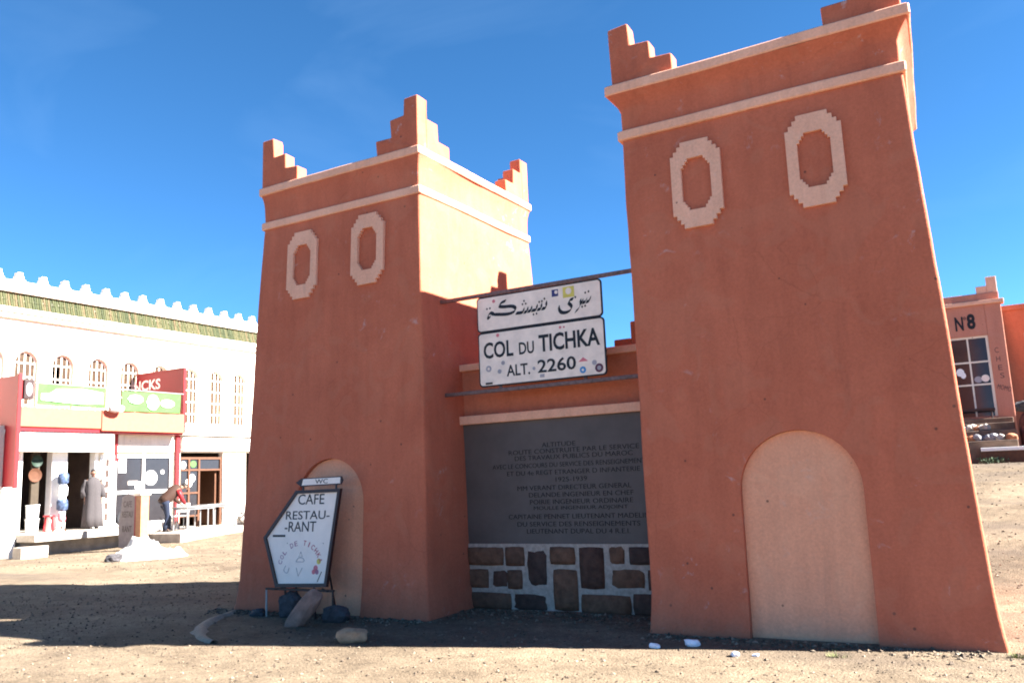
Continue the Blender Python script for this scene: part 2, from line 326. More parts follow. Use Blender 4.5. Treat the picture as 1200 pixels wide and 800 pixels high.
def text_part(name, body, c, r, u, wd, ht, mat, parent, bold=0.0, depth=0.002, align='C', font_space=1.0, bend=None):
    """lettering as a thin solid: fitted into a wd x ht box centred on c in the plane spanned by r (reading) and u (up)"""
    cu = bpy.data.curves.new(name, 'FONT'); cu.body = body; cu.size = 1.0; cu.offset = bold; cu.extrude = 0.0; cu.resolution_u = 3; cu.space_character = font_space
    ob = bpy.data.objects.new(name, cu); col.objects.link(ob)
    dg = bpy.context.evaluated_depsgraph_get(); ev = ob.evaluated_get(dg)
    me0 = ev.to_mesh(); vs = [v.co.copy() for v in me0.vertices]; fs = [tuple(p.vertices) for p in me0.polygons]; ev.to_mesh_clear()
    bpy.data.objects.remove(ob); bpy.data.curves.remove(cu)
    x0, x1 = min(v.x for v in vs), max(v.x for v in vs); y0, y1 = min(v.y for v in vs), max(v.y for v in vs)
    r, u, c = Vector(r).normalized(), Vector(u).normalized(), Vector(c); n = r.cross(u)
    bm = bmesh.new(); bv = []
    for v in vs:
        a = ((v.x-x0)/(x1-x0)-0.5)*wd; b_ = ((v.y-y0)/max(y1-y0, 1e-6)-0.5)*ht
        p = bend(a, b_) if bend else (a, b_)
        bv.append(bm.verts.new(c+r*p[0]+u*p[1]+n*depth))
    for f in fs:
        try: bm.faces.new([bv[i] for i in f])
        except ValueError: pass
    bmesh.ops.remove_doubles(bm, verts=bm.verts[:], dist=1e-5)
    ret = bmesh.ops.extrude_face_region(bm, geom=bm.faces[:])
    bmesh.ops.translate(bm, verts=[g for g in ret['geom'] if isinstance(g, bmesh.types.BMVert)], vec=-n*(depth*0.85))
    bmesh.ops.recalc_face_normals(bm, faces=bm.faces[:])
    me = bpy.data.meshes.new(name); bm.to_mesh(me); bm.free()
    return finish(name, me, mat, parent)
X, Y, Z = Vector((1, 0, 0)), Vector((0, 1, 0)), Vector((0, 0, 1))
def sstep(a, b, t):
    t = min(max((t-a)/(b-a), 0.0), 1.0); return t*t*(3-2*t)
def nz3(x, y, z=0.0): return noise.noise(Vector((x, y, z)))

# ------------------------------------------------------------------ ground
def gh(x, y):
    h = 1.46*sstep(9.2, 22.5, y)*sstep(-10.0, -3.5, x)
    h += 0.30*sstep(15.5, 21.0, y)*sstep(-14, -19, x)
    h += 0.045*nz3(x*0.35, y*0.35)+0.014*nz3(x*1.7, y*1.7, 4)
    d = max(0.0, 3.2-max(abs(x+4.6)-4.4, 0)-max(abs(y-9.0)-2.0, 0))/3.2
    h *= 1.0-0.75*min(1.0, d)*(1.0 if y < 10 else 0.4)
    return h
def lines(a, b, st, far):
    l = list(np.arange(a, b+1e-6, st)); s = st; lo = a; hi = b
    while hi < far: s *= 1.35; hi += s; l.append(hi)
    s = st
    while lo > -far: s *= 1.35; lo -= s; l.insert(0, lo)
    return l
gx = lines(-27, 4, 0.13, 900); gy = lines(3.0, 26, 0.13, 900)
gv = []
for yy in gy:
    for xx in gx:
        h = gh(xx, yy)
        if -20 < xx < 4 and 3 < yy < 14: h += 0.008*nz3(xx*3.1, yy*3.1, 2)
        gv.append((xx, yy, h))
nx_, ny_ = len(gx), len(gy)
gf = [(j*nx_+i, j*nx_+i+1, (j+1)*nx_+i+1, (j+1)*nx_+i) for j in range(ny_-1) for i in range(nx_-1)]
gm = bpy.data.meshes.new('ground'); gm.from_pydata(gv, [], gf); gm.polygons.foreach_set('use_smooth', [True]*len(gf))
gm.materials.append(GROUND); go = bpy.data.objects.new('ground', gm); col.objects.link(go); tag(go, 'pale stony gravel ground of the lay-by', None, None, 'structure')

def stones_mesh(name, pts, mat):
    """pts: (x,y,z,size) -> one mesh of irregular little stones"""
    base = np.array([(1,0,0),(-1,0,0),(0,1,0),(0,-1,0),(0,0,1),(0,0,-1)], float)
    tri = np.array([(0,2,4),(2,1,4),(1,3,4),(3,0,4),(2,0,5),(1,2,5),(3,1,5),(0,3,5)])
    n = len(pts); pts = np.array(pts)
    sc = rng.uniform(0.55, 1.25, (n, 6, 1)); an = rng.uniform(0, 6.28, n); el = rng.uniform(0.45, 0.85, n)
    v = base[None]*sc+rng.normal(0, 0.16, (n, 6, 3))
    ca, sa = np.cos(an)[:, None], np.sin(an)[:, None]
    x = v[:, :, 0]*ca-v[:, :, 1]*sa; y = v[:, :, 0]*sa+v[:, :, 1]*ca; z = v[:, :, 2]*el[:, None]
    v = np.stack([x, y, z], -1)*pts[:, 3][:, None, None]+pts[:, None, :3]
    f = tri[None]+np.arange(n)[:, None, None]*6
    me = bpy.data.meshes.new(name); me.from_pydata(v.reshape(-1, 3).tolist(), [], f.reshape(-1, 3).tolist())
    me.materials.append(mat); return me
pp = []
for i in range(42000):
    y = 3.4+11.0*random.random()**1.6; x = random.uniform(-15, 3.5)
    s = min(0.0034/(random.random()+0.10), 0.022)*0.85
    if 8.2 < y < 11.6 and (-9.1 < x < -5.9 or -3.3 < x < -0.1): continue
    pp.append((x, y, gh(x, y)+s*0.2, s))
for i in range(3500):      # rubble and crumbs gathered along the feet of the towers
    x = random.uniform(-9.4, 0.1); y = 8.24-abs(random.gauss(0, 0.16))
    if -5.9 < x < -3.2: y = 9.15-abs(random.gauss(0, 0.35))
    s = min(0.005/(random.random()+0.12), 0.030)
    pp.append((x, y, gh(x, y)+s*0.2, s))
for i in range(5000):
    x = random.uniform(-23, 4); y = random.uniform(11.5, 22)
    s = random.uniform(0.008, 0.03)
    pp.append((x, y, gh(x, y)+s*0.2, s))
pm = stones_mesh('loose_gravel', pp, PEBBLE)
po = bpy.data.objects.new('loose_gravel', pm); col.objects.link(po); tag(po, 'loose grey and buff gravel scattered over the ground', 'gravel', None, 'stuff')

# ------------------------------------------------------------------ towers
def ring_rect(x0, y0, x1, y1, r, n_side, n_c=3):
    """closed outline of a rectangle with rounded corners, counter-clockwise, many points"""
    out = []
    cs = [((x1-r, y0+r), -90), ((x1-r, y1-r), 0), ((x0+r, y1-r), 90), ((x0+r, y0+r), 180)]
    sides = [((x0+r, y0), (x1-r, y0)), ((x1, y0+r), (x1, y1-r)), ((x1-r, y1), (x0+r, y1)), ((x0, y1-r), (x0, y0+r))]
    for (a, b), (c, st) in zip(sides, cs):
        for i in range(n_side+1): t = i/n_side; out.append((a[0]+(b[0]-a[0])*t, a[1]+(b[1]-a[1])*t))
        for k in range(1, n_c): an = R(st+90*k/n_c); out.append((c[0]+r*math.cos(an), c[1]+r*math.sin(an)))
    return out
def loft(levels, r, n_side, seed, amp):
    """levels: (z, x0,y0,x1,y1)"""
    vs = []; fs = []; rings = [ring_rect(*l[1:], r, n_side) for l in levels]; n = len(rings[0])
    for l, rg in zip(levels, rings):
        for (x, y) in rg:
            d = Vector((x, y, l[0])); q = Vector(noise.noise_vector(d*0.9+Vector((seed, 0, 0))))*amp+Vector(noise.noise_vector(d*4.0+Vector((seed, 5, 0))))*amp*0.3
            vs.append(d+q)
    for i in range(len(levels)-1):
        for k in range(n): fs.append((i*n+k, i*n+(k+1) % n, (i+1)*n+(k+1) % n, (i+1)*n+k))
    fs += [tuple(range(n-1, -1, -1)), tuple((len(levels)-1)*n+k for k in range(n))]
    return vs, fs
def arch_poly(cx, hw, z0, zs, n=20):
    return [(cx-hw, z0), (cx+hw, z0)]+[(cx+hw*math.cos(math.pi*i/n), zs+hw*math.sin(math.pi*i/n)) for i in range(n+1)]
def stepped_ring(cx, cz, W, H, dx, dy, ns, w2, h2, dx2, dy2, ns2):
    def outline(W, H, dx, dy, ns):
        q = [(W, 0.0)]
        for k in range(ns):
            z = H-dy+dy*k/ns
            q += [(W-dx*k/ns, z), (W-dx*(k+1)/ns, z)]
        q += [(W-dx, H)]
        q = q[1:]
        a = q; b = [(-p[0], p[1]) for p in reversed(q)]; c = [(-p[0], -p[1]) for p in q]; d = [(p[0], -p[1]) for p in reversed(q)]
        return [(cx+p[0], cz+p[1]) for p in a+b+c+d]
    return outline(W, H, dx, dy, ns), outline(w2, h2, dx2, dy2, ns2)
def ring_prism(name, outer, inner, fn, depth, mat, parent):
    """flat ring between two outlines, on the wall plane given by fn(a,b)->Vector, proud by depth towards -Y"""
    bm = bmesh.new()
    vo = [bm.verts.new(fn(*p)) for p in outer]; vi = [bm.verts.new(fn(*p)) for p in inner]
    es = [bm.edges.new((l[i], l[(i+1) % len(l)])) for l in (vo, vi) for i in range(len(l))]
    bmesh.ops.triangle_fill(bm, use_beauty=True, use_dissolve=False, edges=es)
    ret = bmesh.ops.extrude_face_region(bm, geom=bm.faces[:])
    bmesh.ops.translate(bm, verts=[g for g in ret['geom'] if isinstance(g, bmesh.types.BMVert)], vec=(0, -depth, 0))
    bmesh.ops.recalc_face_normals(bm, faces=bm.faces[:])
    for v in bm.verts: v.co += Vector(noise.noise_vector(v.co*9))*0.004
    me = bpy.data.meshes.new(name); bm.to_mesh(me); bm.free()
    return finish(name, me, mat, parent)

def tower(label, B, T, arch_cx, wins, seed, uneven, cove, skew=0.0):
    """B: base rect, T: rect at the string course"""
    root = thing('gate_tower', ((B[0]+B[2])/2, (B[1]+B[3])/2, 0), label, 'tower', 'twin gate towers')
    lv = []
    nz_ = 44
    for i in range(nz_+1):
        t = i/nz_; z = -0.25+5.65*t; k = max(z, 0)/5.3
        fl = 0.05*max(0, 1-max(z, 0)/0.5)**2*0.6       # slight flare at the foot
        lv.append((z, B[0]+(T[0]-B[0])*k-fl, B[1]+(T[1]-B[1])*k-fl, B[2]+(T[2]-B[2])*k+fl, B[3]+(T[3]-B[3])*k+fl))
    k = 5.45/5.3; e = [T[0], T[1], T[2], T[3]]
    for z, o in ((5.62, 0.0), (5.68, 0.02), (5.74, 0.055), (5.79, 0.10), (5.81, 0.115)):
        o *= cove; lv.append((z, e[0]-o, e[1]-o, e[2]+o, e[3]+o))
    vs, fs = loft(lv, 0.03, 26, seed, 0.013)
    me = bpy.data.meshes.new('wall'); me.from_pydata([tuple(v) for v in vs], [], fs)
    tmp = bpy.data.objects.new('tmp', me); col.objects.link(tmp)
    ky = (T[1]-B[1])/5.3
    hw = 0.565; zs = 1.37
    cm = MB().prism(arch_poly(arch_cx, hw, -0.6, zs), (0, B[1]-0.5, 0), X, Z, (0, 0.5+0.09, 0)).mesh('cut')
    # shear the cutter with the batter of the wall
    for v in cm.vertices: v.co.y += ky*max(v.co.z, 0)
    ct = bpy.data.objects.new('cut', cm); col.objects.link(ct)
    md = tmp.modifiers.new('b', 'BOOLEAN'); md.operation = 'DIFFERENCE'; md.object = ct; md.solver = 'EXACT'
    dg = bpy.context.evaluated_depsgraph_get(); me2 = bpy.data.meshes.new_from_object(tmp.evaluated_get(dg))
    bpy.data.objects.remove(tmp); bpy.data.objects.remove(ct)
    me2.name = 'wall'; me2.materials.clear()
    wall = finish('wall', me2, TERRA, root, smooth=False)
    try:
        sh = np.array([p.normal.z for p in me2.polygons]); me2.polygons.foreach_set('use_smooth', [True]*len(me2.polygons))
        me2.set_sharp_from_angle(angle=R(35))
    except Exception: pass
    fnp = lambda a, b: Vector((a, B[1]+ky*b, b))
    # blind arched panel set back in the recess
    pp_ = arch_poly(arch_cx, hw-0.003, -0.15, zs)
    me3 = MB().prism(pp_, (0, B[1]+0.062, 0), X, Z, (0, 0.06, 0)).mesh('arched_panel')
    for v in me3.vertices: v.co.y += ky*v.co.z
    finish('arched_panel', me3, ARCH, root)
    for (cx, cz) in wins:
        o, i = stepped_ring(cx, cz, 0.272, 0.485, 0.118, 0.15, 3, 0.160, 0.290, 0.070, 0.100, 3)
        ring_prism('window_surround', o, i, lambda a, b: fnp(a, b)+Vector((0, 0.03, 0)), 0.066, PINK, root)
    # string course
    o = 0.035
    def band(nm, z0, z1, o, mat, bev, jit, amp=0.007):
        lv = [(z, T[0]-o, T[1]-o, T[2]+o, T[3]+o) for z in (z0, z0+0.012, (z0+z1)/2, z1-0.012, z1)]
        lv[0] = (z0, T[0]-o+0.012, T[1]-o+0.012, T[2]+o-0.012, T[3]+o-0.012); lv[-1] = (z1,)+lv[0][1:]
        vs, fs = loft(lv, 0.03, 24, seed+jit, amp)
        m_ = bpy.data.meshes.new(nm); m_.from_pydata([tuple(v) for v in vs], [], fs); return finish(nm, m_, mat, root, smooth=False)
    band('string_course', 5.285, 5.395, 0.02+0.02*cove, PINK, 0, 3, 0.008)
    band('cornice', 5.805, 5.92, 0.025+0.105*cove, PINK, 0, 7, 0.011)
    # corner merlons: an L of two stepped legs
    th = 0.20; zt = 5.905
    prof = [(0, 0), (0.73, 0), (0.73, 0.235), (0.48, 0.235), (0.48, 0.475), (0.235, 0.475), (0.235, 0.73), (0, 0.73)]
    ins = 0.06*cove
    for sx in (0, 1):
        for sy in (0, 1):
            cx = T[0]-ins if sx == 0 else T[2]+ins; cy = T[1]-ins if sy == 0 else T[3]+ins
            dx = 1 if sx == 0 else -1; dy = 1 if sy == 0 else -1
            mb = MB()
            pj = [(a*uneven+random.uniform(-.012, .012), b+(random.uniform(-.02, .02) if b > 0 else 0)) for a, b in prof]
            pj[0] = (0, 0); pj[-1] = (0, pj[-1][1])
            mb.prism(pj, (cx, cy, zt), X*dx, Z, Y*(dy*th))
            pj2 = [(th-0.004, 0)]+[(a, b) for a, b in prof[1:-1]]+[(th-0.004, pj[-1][1])]
            mb.prism(pj2, (cx, cy, zt), Y*dy, Z, X*(dx*th))
            mb.build('merlon', TERRA, root, bevel=0.03, seg=3, jitter=0.016)
    if skew:
        for ch in root.children:
            off = world_loc(root)
            for v in ch.data.vertices:
                wx, wy = v.co.x+off.x, v.co.y+off.y
                v.co.x -= skew*max(wy-B[1], 0)*min(max((wx-B[0])/(B[2]-B[0]), 0), 1)
    return root
LB = (-9.082, 8.266, -5.946, 11.75); LT = (-8.895, 8.525, -6.105, 11.50)
RB = (-3.193, 8.288, -0.12, 11.75); RT = (-3.268, 8.50, -0.352, 11.50)
tower('left battered terracotta gate tower with the cafe board leaning at its foot', LB, LT, -7.50, ((-8.09, 4.64), (-6.93, 4.67)), 1.0, 0.95, 0.30)
tower('right and nearer battered terracotta gate tower with fully bare arched panel', RB, RT, -1.65, ((-2.435, 4.605), (-1.22, 4.595)), 17.0, 1.0, 1.0, 0.058)

# ------------------------------------------------------------------ memorial wall between the towers
mw = thing('memorial_wall', (-4.6, 9.45, 0), 'low memorial wall with dark inscribed plaque and rubble stone base between the two towers', 'wall')
MB().box(-6.2, 9.30, 2.38, -3.05, 9.62, 3.02).build('upper_wall', ORANGE, mw, bevel=0.015)
MB().box(-6.2, 9.33, -0.2, -3.05, 9.60, 2.40).build('core', ORANGE, mw)
MB().box(-6.15, 9.17, 2.295, -3.10, 9.40, 2.405).build('shelf', PINK, mw, bevel=0.012, jitter=0.006)
MB().box(-6.15, 9.24, 3.00, -3.10, 9.68, 3.09).build('coping', PINK, mw, bevel=0.012, jitter=0.008)
for (x0, x1, h) in ((-3.86, -3.64, 0.10), (-3.64, -3.40, 0.30)):
    MB().box(x0, 9.34, 3.085, x1, 9.56, 3.085+h).build('merlon', TERRA, mw, bevel=0.015)
MB().box(-6.05, 9.225, -0.2, -3.15, 9.36, 0.785).build('mortar_bed', MORTAR, mw, jitter=0.01)
stones = [(-5.99, 0.54, -5.47, 0.73), (-5.41, 0.53, -5.18, 0.74), (-5.12, 0.28, -4.86, 0.74), (-4.78, 0.56, -4.49, 0.74), (-4.4, 0.28, -4.12, 0.74),
  (-4.03, 0.56, -3.85, 0.75), (-3.76, 0.57, -3.5, 0.74), (-5.99, 0.26, -5.7, 0.46), (-5.62, 0.26, -5.42, 0.46), (-5.39, 0.26, -5.22, 0.46),
  (-4.76, 0.03, -4.47, 0.48), (-4.02, 0.29, -3.6, 0.5), (-3.55, 0.29, -3.25, 0.49), (-5.99, 0.0, -5.38, 0.18), (-5.34, 0.0, -4.84, 0.19),
  (-4.4, 0.0, -3.81, 0.2), (-3.75, 0.0, -3.22, 0.22), (-3.45, 0.57, -3.22, 0.74)]
def rough_stone(name, x0, z0, x1, z1, yf, dep, mat, parent):
    bm = bmesh.new(); bmesh.ops.create_cube(bm, size=1.0)
    bmesh.ops.subdivide_edges(bm, edges=bm.edges[:], cuts=4, use_grid_fill=True)
    cx, cz, hw, hz = (x0+x1)/2, (z0+z1)/2, (x1-x0)/2, (z1-z0)/2; sd = Vector((x0*7, z0*5, 0))
    for v in bm.verts:
        a, b, c = v.co.x*2, v.co.y*2, v.co.z*2
        rr = 1-0.045*(a*a*c*c)                    # rounded corners
        p = Vector((cx+a*hw*rr, yf+dep*(b+1)/2, cz+c*hz*rr))
        if b < 0.9: p.y += 0.025*(max(abs(a), abs(c))**4)
        p += Vector(noise.noise_vector(p*4+sd))*0.008+Vector(noise.noise_vector(p*24+sd))*0.005
        v.co = p
    me = bpy.data.meshes.new(name); bm.to_mesh(me); bm.free(); return finish(name, me, mat, parent, smooth=True)
for i, s in enumerate(stones): rough_stone('stone', s[0]-.020, s[1]-.014, s[2]+.020, s[3]+.014, 9.185+0.012*(i % 3), 0.11, STONE_M[i % 4 if i % 5 else 3], mw)
plq = MB().box(-6.02, 9.245, 0.775, -3.12, 9.345, 2.30).build('plaque', SLATE, mw, bevel=0.006)
rows = [('ALTITUDE', -4.63, 1.975, 0.46), ('ROUTE CONSTRUITE PAR LE SERVICE', -4.46, 1.90, 1.75), ('DES TRAVAUX PUBLICS DU MAROC', -4.46, 1.825, 1.58),
  ('AVEC LE CONCOURS DU SERVICE DES RENSEIGNEMENTS', -4.53, 1.73, 2.10), ('ET DU 4e REGT ETRANGER D INFANTERIE', -4.48, 1.64, 1.78), ('1925-1939', -4.48, 1.55, 0.42),
  ('MM VERANT DIRECTEUR GENERAL', -4.47, 1.455, 1.52), ('DELANDE INGENIEUR EN CHEF', -4.38, 1.37, 1.38), ('POIRIE INGENIEUR ORDINAIRE', -4.38, 1.285, 1.36),
  ('MOULLE INGENIEUR ADJOINT', -4.39, 1.205, 1.24), ('CAPITAINE PENNET LIEUTENANT MADELIN', -4.44, 1.11, 1.86), ('DU SERVICE DES RENSEIGNEMENTS', -4.44, 1.02, 1.62), ('LIEUTENANT DUPAL DU 4 R.E.I.', -4.44, 0.935, 1.36)]
for s, cx, cz, wd in rows: text_part('inscription_line', s, (cx, 9.2445, cz), X, Z, wd, 0.056, INK, plq, bold=0.0, depth=0.0025)

# ------------------------------------------------------------------ road sign hung between the towers
sg = thing('pass_sign', (-4.62, 8.88, 2.6), 'white two-plate road sign in Arabic and French hung on bars between the towers', 'road sign')
def bar(z, sag=0.0):
    mb = MB(); mb.box(-6.15, 8.868, z-0.024, -3.15, 8.908, z+0.024); return mb.build('bar', RUST, sg, bevel=0.006)
bar(3.885); bar(2.665)
for x in (-5.2, -4.05): MB().box(x-0.02, 8.872, 2.69, x+0.02, 8.892, 3.861).build('hanger', RUST, sg)
MB().box(-5.44, 8.870, 3.36, -3.81, 8.884, 3.43).build('gap_backing', DARKWOOD, sg)  # added dark strip that keeps the gap between the plates black
def rrect(x0, z0, x1, z1, r, n=5):
    out = []
    for cx, cz, st in ((x1-r, z0+r, -90), (x1-r, z1-r, 0), (x0+r, z1-r, 90), (x0+r, z0+r, 180)):
        for k in range(n+1): a = R(st+90*k/n); out.append((cx+r*math.cos(a), cz+r*math.sin(a)))
    return out
def plate(nm, x0, z0, x1, z1):
    p = MB().prism(rrect(x0, z0, x1, z1, 0.05), (0, 8.868, 0), X, Z, (0, -0.016, 0)).build(nm, BLACK, sg, bevel=0.002)
    MB().prism(rrect(x0+.018, z0+.018, x1-.018, z1-.018, 0.038), (0, 8.8515, 0), X, Z, (0, -0.003, 0)).build('face', SIGNW, p)
    return p
pa = plate('arabic_plate', -5.49, 3.398, -3.770, 3.850); pf = plate('french_plate', -5.487, 2.712, -3.760, 3.394)
YS = 8.8480
for s, cx, cz, wd, ht, b in (('COL', -5.195, 3.163, 0.425, 0.205, .022), ('DU', -4.798, 3.139, 0.207, 0.150, .018), ('TICHKA', -4.227, 3.170, 0.800, 0.212, .026),
                          ('ALT.', -4.925, 2.884, 0.325, 0.140, .016), ('2260', -4.402, 2.895, 0.510, 0.160, .018)):
    text_part('lettering', s, (cx, YS, cz), X, Z, wd, ht, BLACK, pf, bold=b, depth=0.002)
ARAB = [[(-3.918, 3.641), (-3.924, 3.596), (-3.973, 3.592)], [(-3.97, 3.627), (-3.978, 3.592), (-4.021, 3.591)], [(-4.019, 3.623), (-4.021, 3.588), (-4.05, 3.588)],
 [(-4.048, 3.627), (-4.041, 3.578), (-4.071, 3.526), (-4.12, 3.493)], [(-4.138, 3.651), (-4.186, 3.647), (-4.211, 3.614), (-4.17, 3.58), (-4.157, 3.538), (-4.218, 3.499), (-4.297, 3.503), (-4.331, 3.54), (-4.334, 3.588)],
 [(-4.501, 3.666), (-4.495, 3.621), (-4.509, 3.59), (-4.562, 3.59)], [(-4.567, 3.649), (-4.564, 3.59), (-4.624, 3.587)], [(-4.629, 3.643), (-4.626, 3.587), (-4.702, 3.586)],
 [(-4.706, 3.631), (-4.702, 3.586), (-4.756, 3.583)], [(-4.76, 3.628), (-4.756, 3.583), (-4.81, 3.579)], [(-4.814, 3.624), (-4.81, 3.579), (-4.922, 3.582)],
 [(-5.06, 3.76), (-5.139, 3.74), (-5.166, 3.702), (-5.094, 3.685), (-4.974, 3.683), (-4.918, 3.649), (-4.931, 3.606), (-5.038, 3.583), (-5.24, 3.61)],
 [(-5.24, 3.61), (-5.282, 3.642), (-5.327, 3.61), (-5.329, 3.568), (-5.294, 3.579), (-5.27, 3.617)]]
ADOT = [(-3.979, 3.704), (-3.936, 3.712), (-4.028, 3.542), (-3.989, 3.547), (-4.521, 3.709), (-4.594, 3.679), (-4.557, 3.683), (-4.68, 3.537), (-4.638, 3.541), (-4.803, 3.72), (-4.826, 3.682), (-4.78, 3.683), (-5.337, 3.691), (-5.293, 3.695), (-4.11, 3.669)]
def smooth_line(p, it=3):
    for _ in range(it):
        q = [p[0]]
        for a, b in zip(p[:-1], p[1:]): q += [(a[0]*.75+b[0]*.25, a[1]*.75+b[1]*.25), (a[0]*.25+b[0]*.75, a[1]*.25+b[1]*.75)]
        p = q+[p[-1]]
    return p
def pen(mb, pts, y, nib=(0.0105, 0.019), wide=1.0, o=0.0):
    """broad-nib pen stroke swept along pts in the plane y (a slanted nib makes thick and thin)"""
    pts = smooth_line(pts); n = len(pts)
    vs = []; fs = []
    for i, (x, z) in enumerate(pts):
        t = min(1.0, 0.75+min(i, n-1-i)*4.0/n)*wide
        for sgn in (1, -1):
            for yy in (y, y-0.0022-o): vs.append((x+sgn*nib[0]*t, yy, z+sgn*nib[1]*t))
    for i in range(n-1):
        a, b = i*4, (i+1)*4
        fs += [(a+1, b+1, b+3, a+3), (a, a+2, b+2, b), (a, b, b+1, a+1), (a+2, a+3, b+3, b+2)]
    mb.add(vs, fs+[(0, 1, 3, 2), (n*4-4, n*4-2, n*4-1, n*4-3)])
for first in (True, False):
    mb = MB()
    for i, s in enumerate(ARAB):
        if (i < 5) == first: pen(mb, s, YS+0.0003, nib=(0.012, 0.019), o=0.00012*i)
    for (x, z) in ADOT:
        if (x > -4.4) == first: mb.prism([(x, z-.016), (x+.014, z), (x, z+.016), (x-.014, z)], (0, YS, 0), X, Z, (0, -.002, 0))
    mb.build('arabic_word', BLACK, pa)
def disc(nm, x, z, r, mat, par, y=YS, n=14, d=0.0024, sq=1.0):
    return MB().prism([(x+r*math.cos(2*math.pi*k/n), z+r*sq*math.sin(2*math.pi*k/n)) for k in range(n)], (0, y, 0), X, Z, (0, -d, 0)).build(nm, mat, par)
def rect(nm, x, z, w_, h_, mat, par, y=YS, d=0.0024):
    return MB().box(x-w_/2, y-d, z-h_/2, x+w_/2, y, z+h_/2).build(nm, mat, par)
rect('sticker', -4.377, 3.757, 0.085, 0.085, NAVY, pa); rect('sticker', -4.197, 3.745, 0.15, 0.13, YEL, pa, d=0.0010); disc('sticker', -4.197, 3.755, 0.04, SIGNW, pa, d=0.003)
disc('sticker', -5.235, 3.777, 0.022, PINKS, pa); disc('sticker', -4.36, 3.765, 0.022, SIGNW, pa, d=0.0036)
for (x, z, r_, m_) in ((-5.196, 3.341, .022, PINKS), (-4.33, 3.333, .016, PINKS), (-4.281, 3.331, .012, PINKS), (-5.343, 2.935, .040, GREYS), (-5.188, 2.888, .028, GREYS), (-5.134, 2.989, .026, GREYS),
                      (-4.707, 2.878, .02, GREYS), (-4.063, 2.797, .040, BLUE), (-3.912, 2.868, .03, GREYS), (-3.856, 2.801, .052, PLUM)):
    disc('sticker', x, z, r_, m_, pf)
disc('sticker', -5.343, 2.935, .016, SIGNW, pf, d=.0036); disc('sticker', -3.856, 2.801, .026, GREYS, pf, d=.0036); disc('sticker', -4.063, 2.797, .015, SIGNW, pf, d=.0036)
MB().prism([(-4.115, 2.895), (-3.99, 2.895), (-4.052, 2.945)], (0, YS, 0), X, Z, (0, -.0024, 0)).build('sticker', PINKS, pf)
rect('sticker', -5.345, 2.753, 0.10, 0.025, BLACK, pf); rect('sticker', -4.6, 2.78, 0.06, 0.04, GREYS, pf)

# ------------------------------------------------------------------ cafe board at the foot of the left tower
cb = thing('cafe_board', (-7.65, 7.97, 0), 'white arrow-shaped cafe restaurant board with dark frame leaning by the left tower', 'sign board')
YC = 7.95
def lean(me, k=0.10, z0=0.35):
    for v in me.vertices: v.co.y += k*(v.co.z-z0)
    return me
outer = [(-8.035, 0.36), (-7.195, 0.385), (-7.06, 1.55), (-7.80, 1.545), (-8.305, 0.965)]
def inset(poly, d):
    n = len(poly); out = []
    for i in range(n):
        p0, p1, p2 = Vector(poly[i-1]), Vector(poly[i]), Vector(poly[(i+1) % n])
        a = (p1-p0).normalized(); b = (p2-p1).normalized(); na = Vector((-a.y, a.x)); nb = Vector((-b.y, b.x))
        m_ = (na+nb).normalized(); out.append(tuple(p1+m_*(d/max(m_.dot(na), 0.3))))
    return out
panel_poly = inset(outer, 0.02); inner_poly = inset(outer, 0.042)
finish('panel', lean(MB().prism(panel_poly, (0, YC+0.012, 0), X, Z, (0, -0.014, 0)).mesh('panel')), BOARDW, cb)
bm = bmesh.new(); vo = [bm.verts.new((p[0], YC+0.02, p[1])) for p in outer]; vi = [bm.verts.new((p[0], YC+0.02, p[1])) for p in inner_poly]
n5 = len(outer)
for i in range(n5): bm.faces.new((vo[i], vo[(i+1) % n5], vi[(i+1) % n5], vi[i]))
ret = bmesh.ops.extrude_face_region(bm, geom=bm.faces[:]); bmesh.ops.translate(bm, verts=[g for g in ret['geom'] if isinstance(g, bmesh.types.BMVert)], vec=(0, -0.045, 0))
bmesh.ops.recalc_face_normals(bm, faces=bm.faces[:]); me = bpy.data.meshes.new('frame'); bm.to_mesh(me); bm.free(); finish('frame', lean(me), DARKWOOD, cb)
LU = Vector((0, 0.10, 1.0))
def cpt(x, z, y=YC-0.0022): return Vector((x, y+0.10*(z-0.35), z))
for s, x0, z0, x1, z1, sl_ in (('CAFE', -7.765, 1.366, -7.326, 1.495, 0), ('RESTAU-', -7.955, 1.184, -7.225, 1.290, 0), ('-RANT', -7.962, 1.035, -7.435, 1.160, 0)):
    text_part('lettering', s, cpt((x0+x1)/2, (z0+z1)/2), X, LU, x1-x0, z1-z0, BLACK, cb, bold=0.004)
finish('dash', lean(MB().box(-8.159, YC-0.006, 0.972, -7.944, YC-0.0022, 0.998).mesh('dash')), BLACK, cb)
word = 'COL DE TICHKA'; ca = (-7.66, 0.60)
REDP = plain('red_lettering', (0.42, 0.06, 0.10), 0.6); PURP = plain('mauve_lettering', (0.36, 0.16, 0.22), 0.6)
for i, ch in enumerate(word):
    if ch == ' ': continue
    a = R(168-150*i/(len(word)-1)); rx, rz = 0.345, 0.30
    p = cpt(ca[0]+rx*math.cos(a), ca[1]+rz*math.sin(a)); tilt = a-math.pi/2
    r_ = X*math.cos(tilt)+LU*math.sin(tilt); u_ = LU*math.cos(tilt)-X*math.sin(tilt)
    text_part('lettering', ch, p, r_, u_, 0.048 if ch != 'I' else 0.014, 0.062, REDP if i > 5 else PURP, cb, bold=0.006)
def stroke(nm, pts, r_, mat):
    m_ = MB(); m_.tube([cpt(x, z, YC-0.003) for x, z in pts], r_, 5); return m_.build(nm, mat, cb)
stroke('drawing', [(-7.66, 0.79), (-7.69, 0.73), (-7.63, 0.73), (-7.66, 0.79)], 0.004, GREYS)
stroke('drawing', smooth_line([(-7.73, 0.67), (-7.70, 0.72), (-7.62, 0.72), (-7.58, 0.67), (-7.73, 0.67)]), 0.004, GREYS)
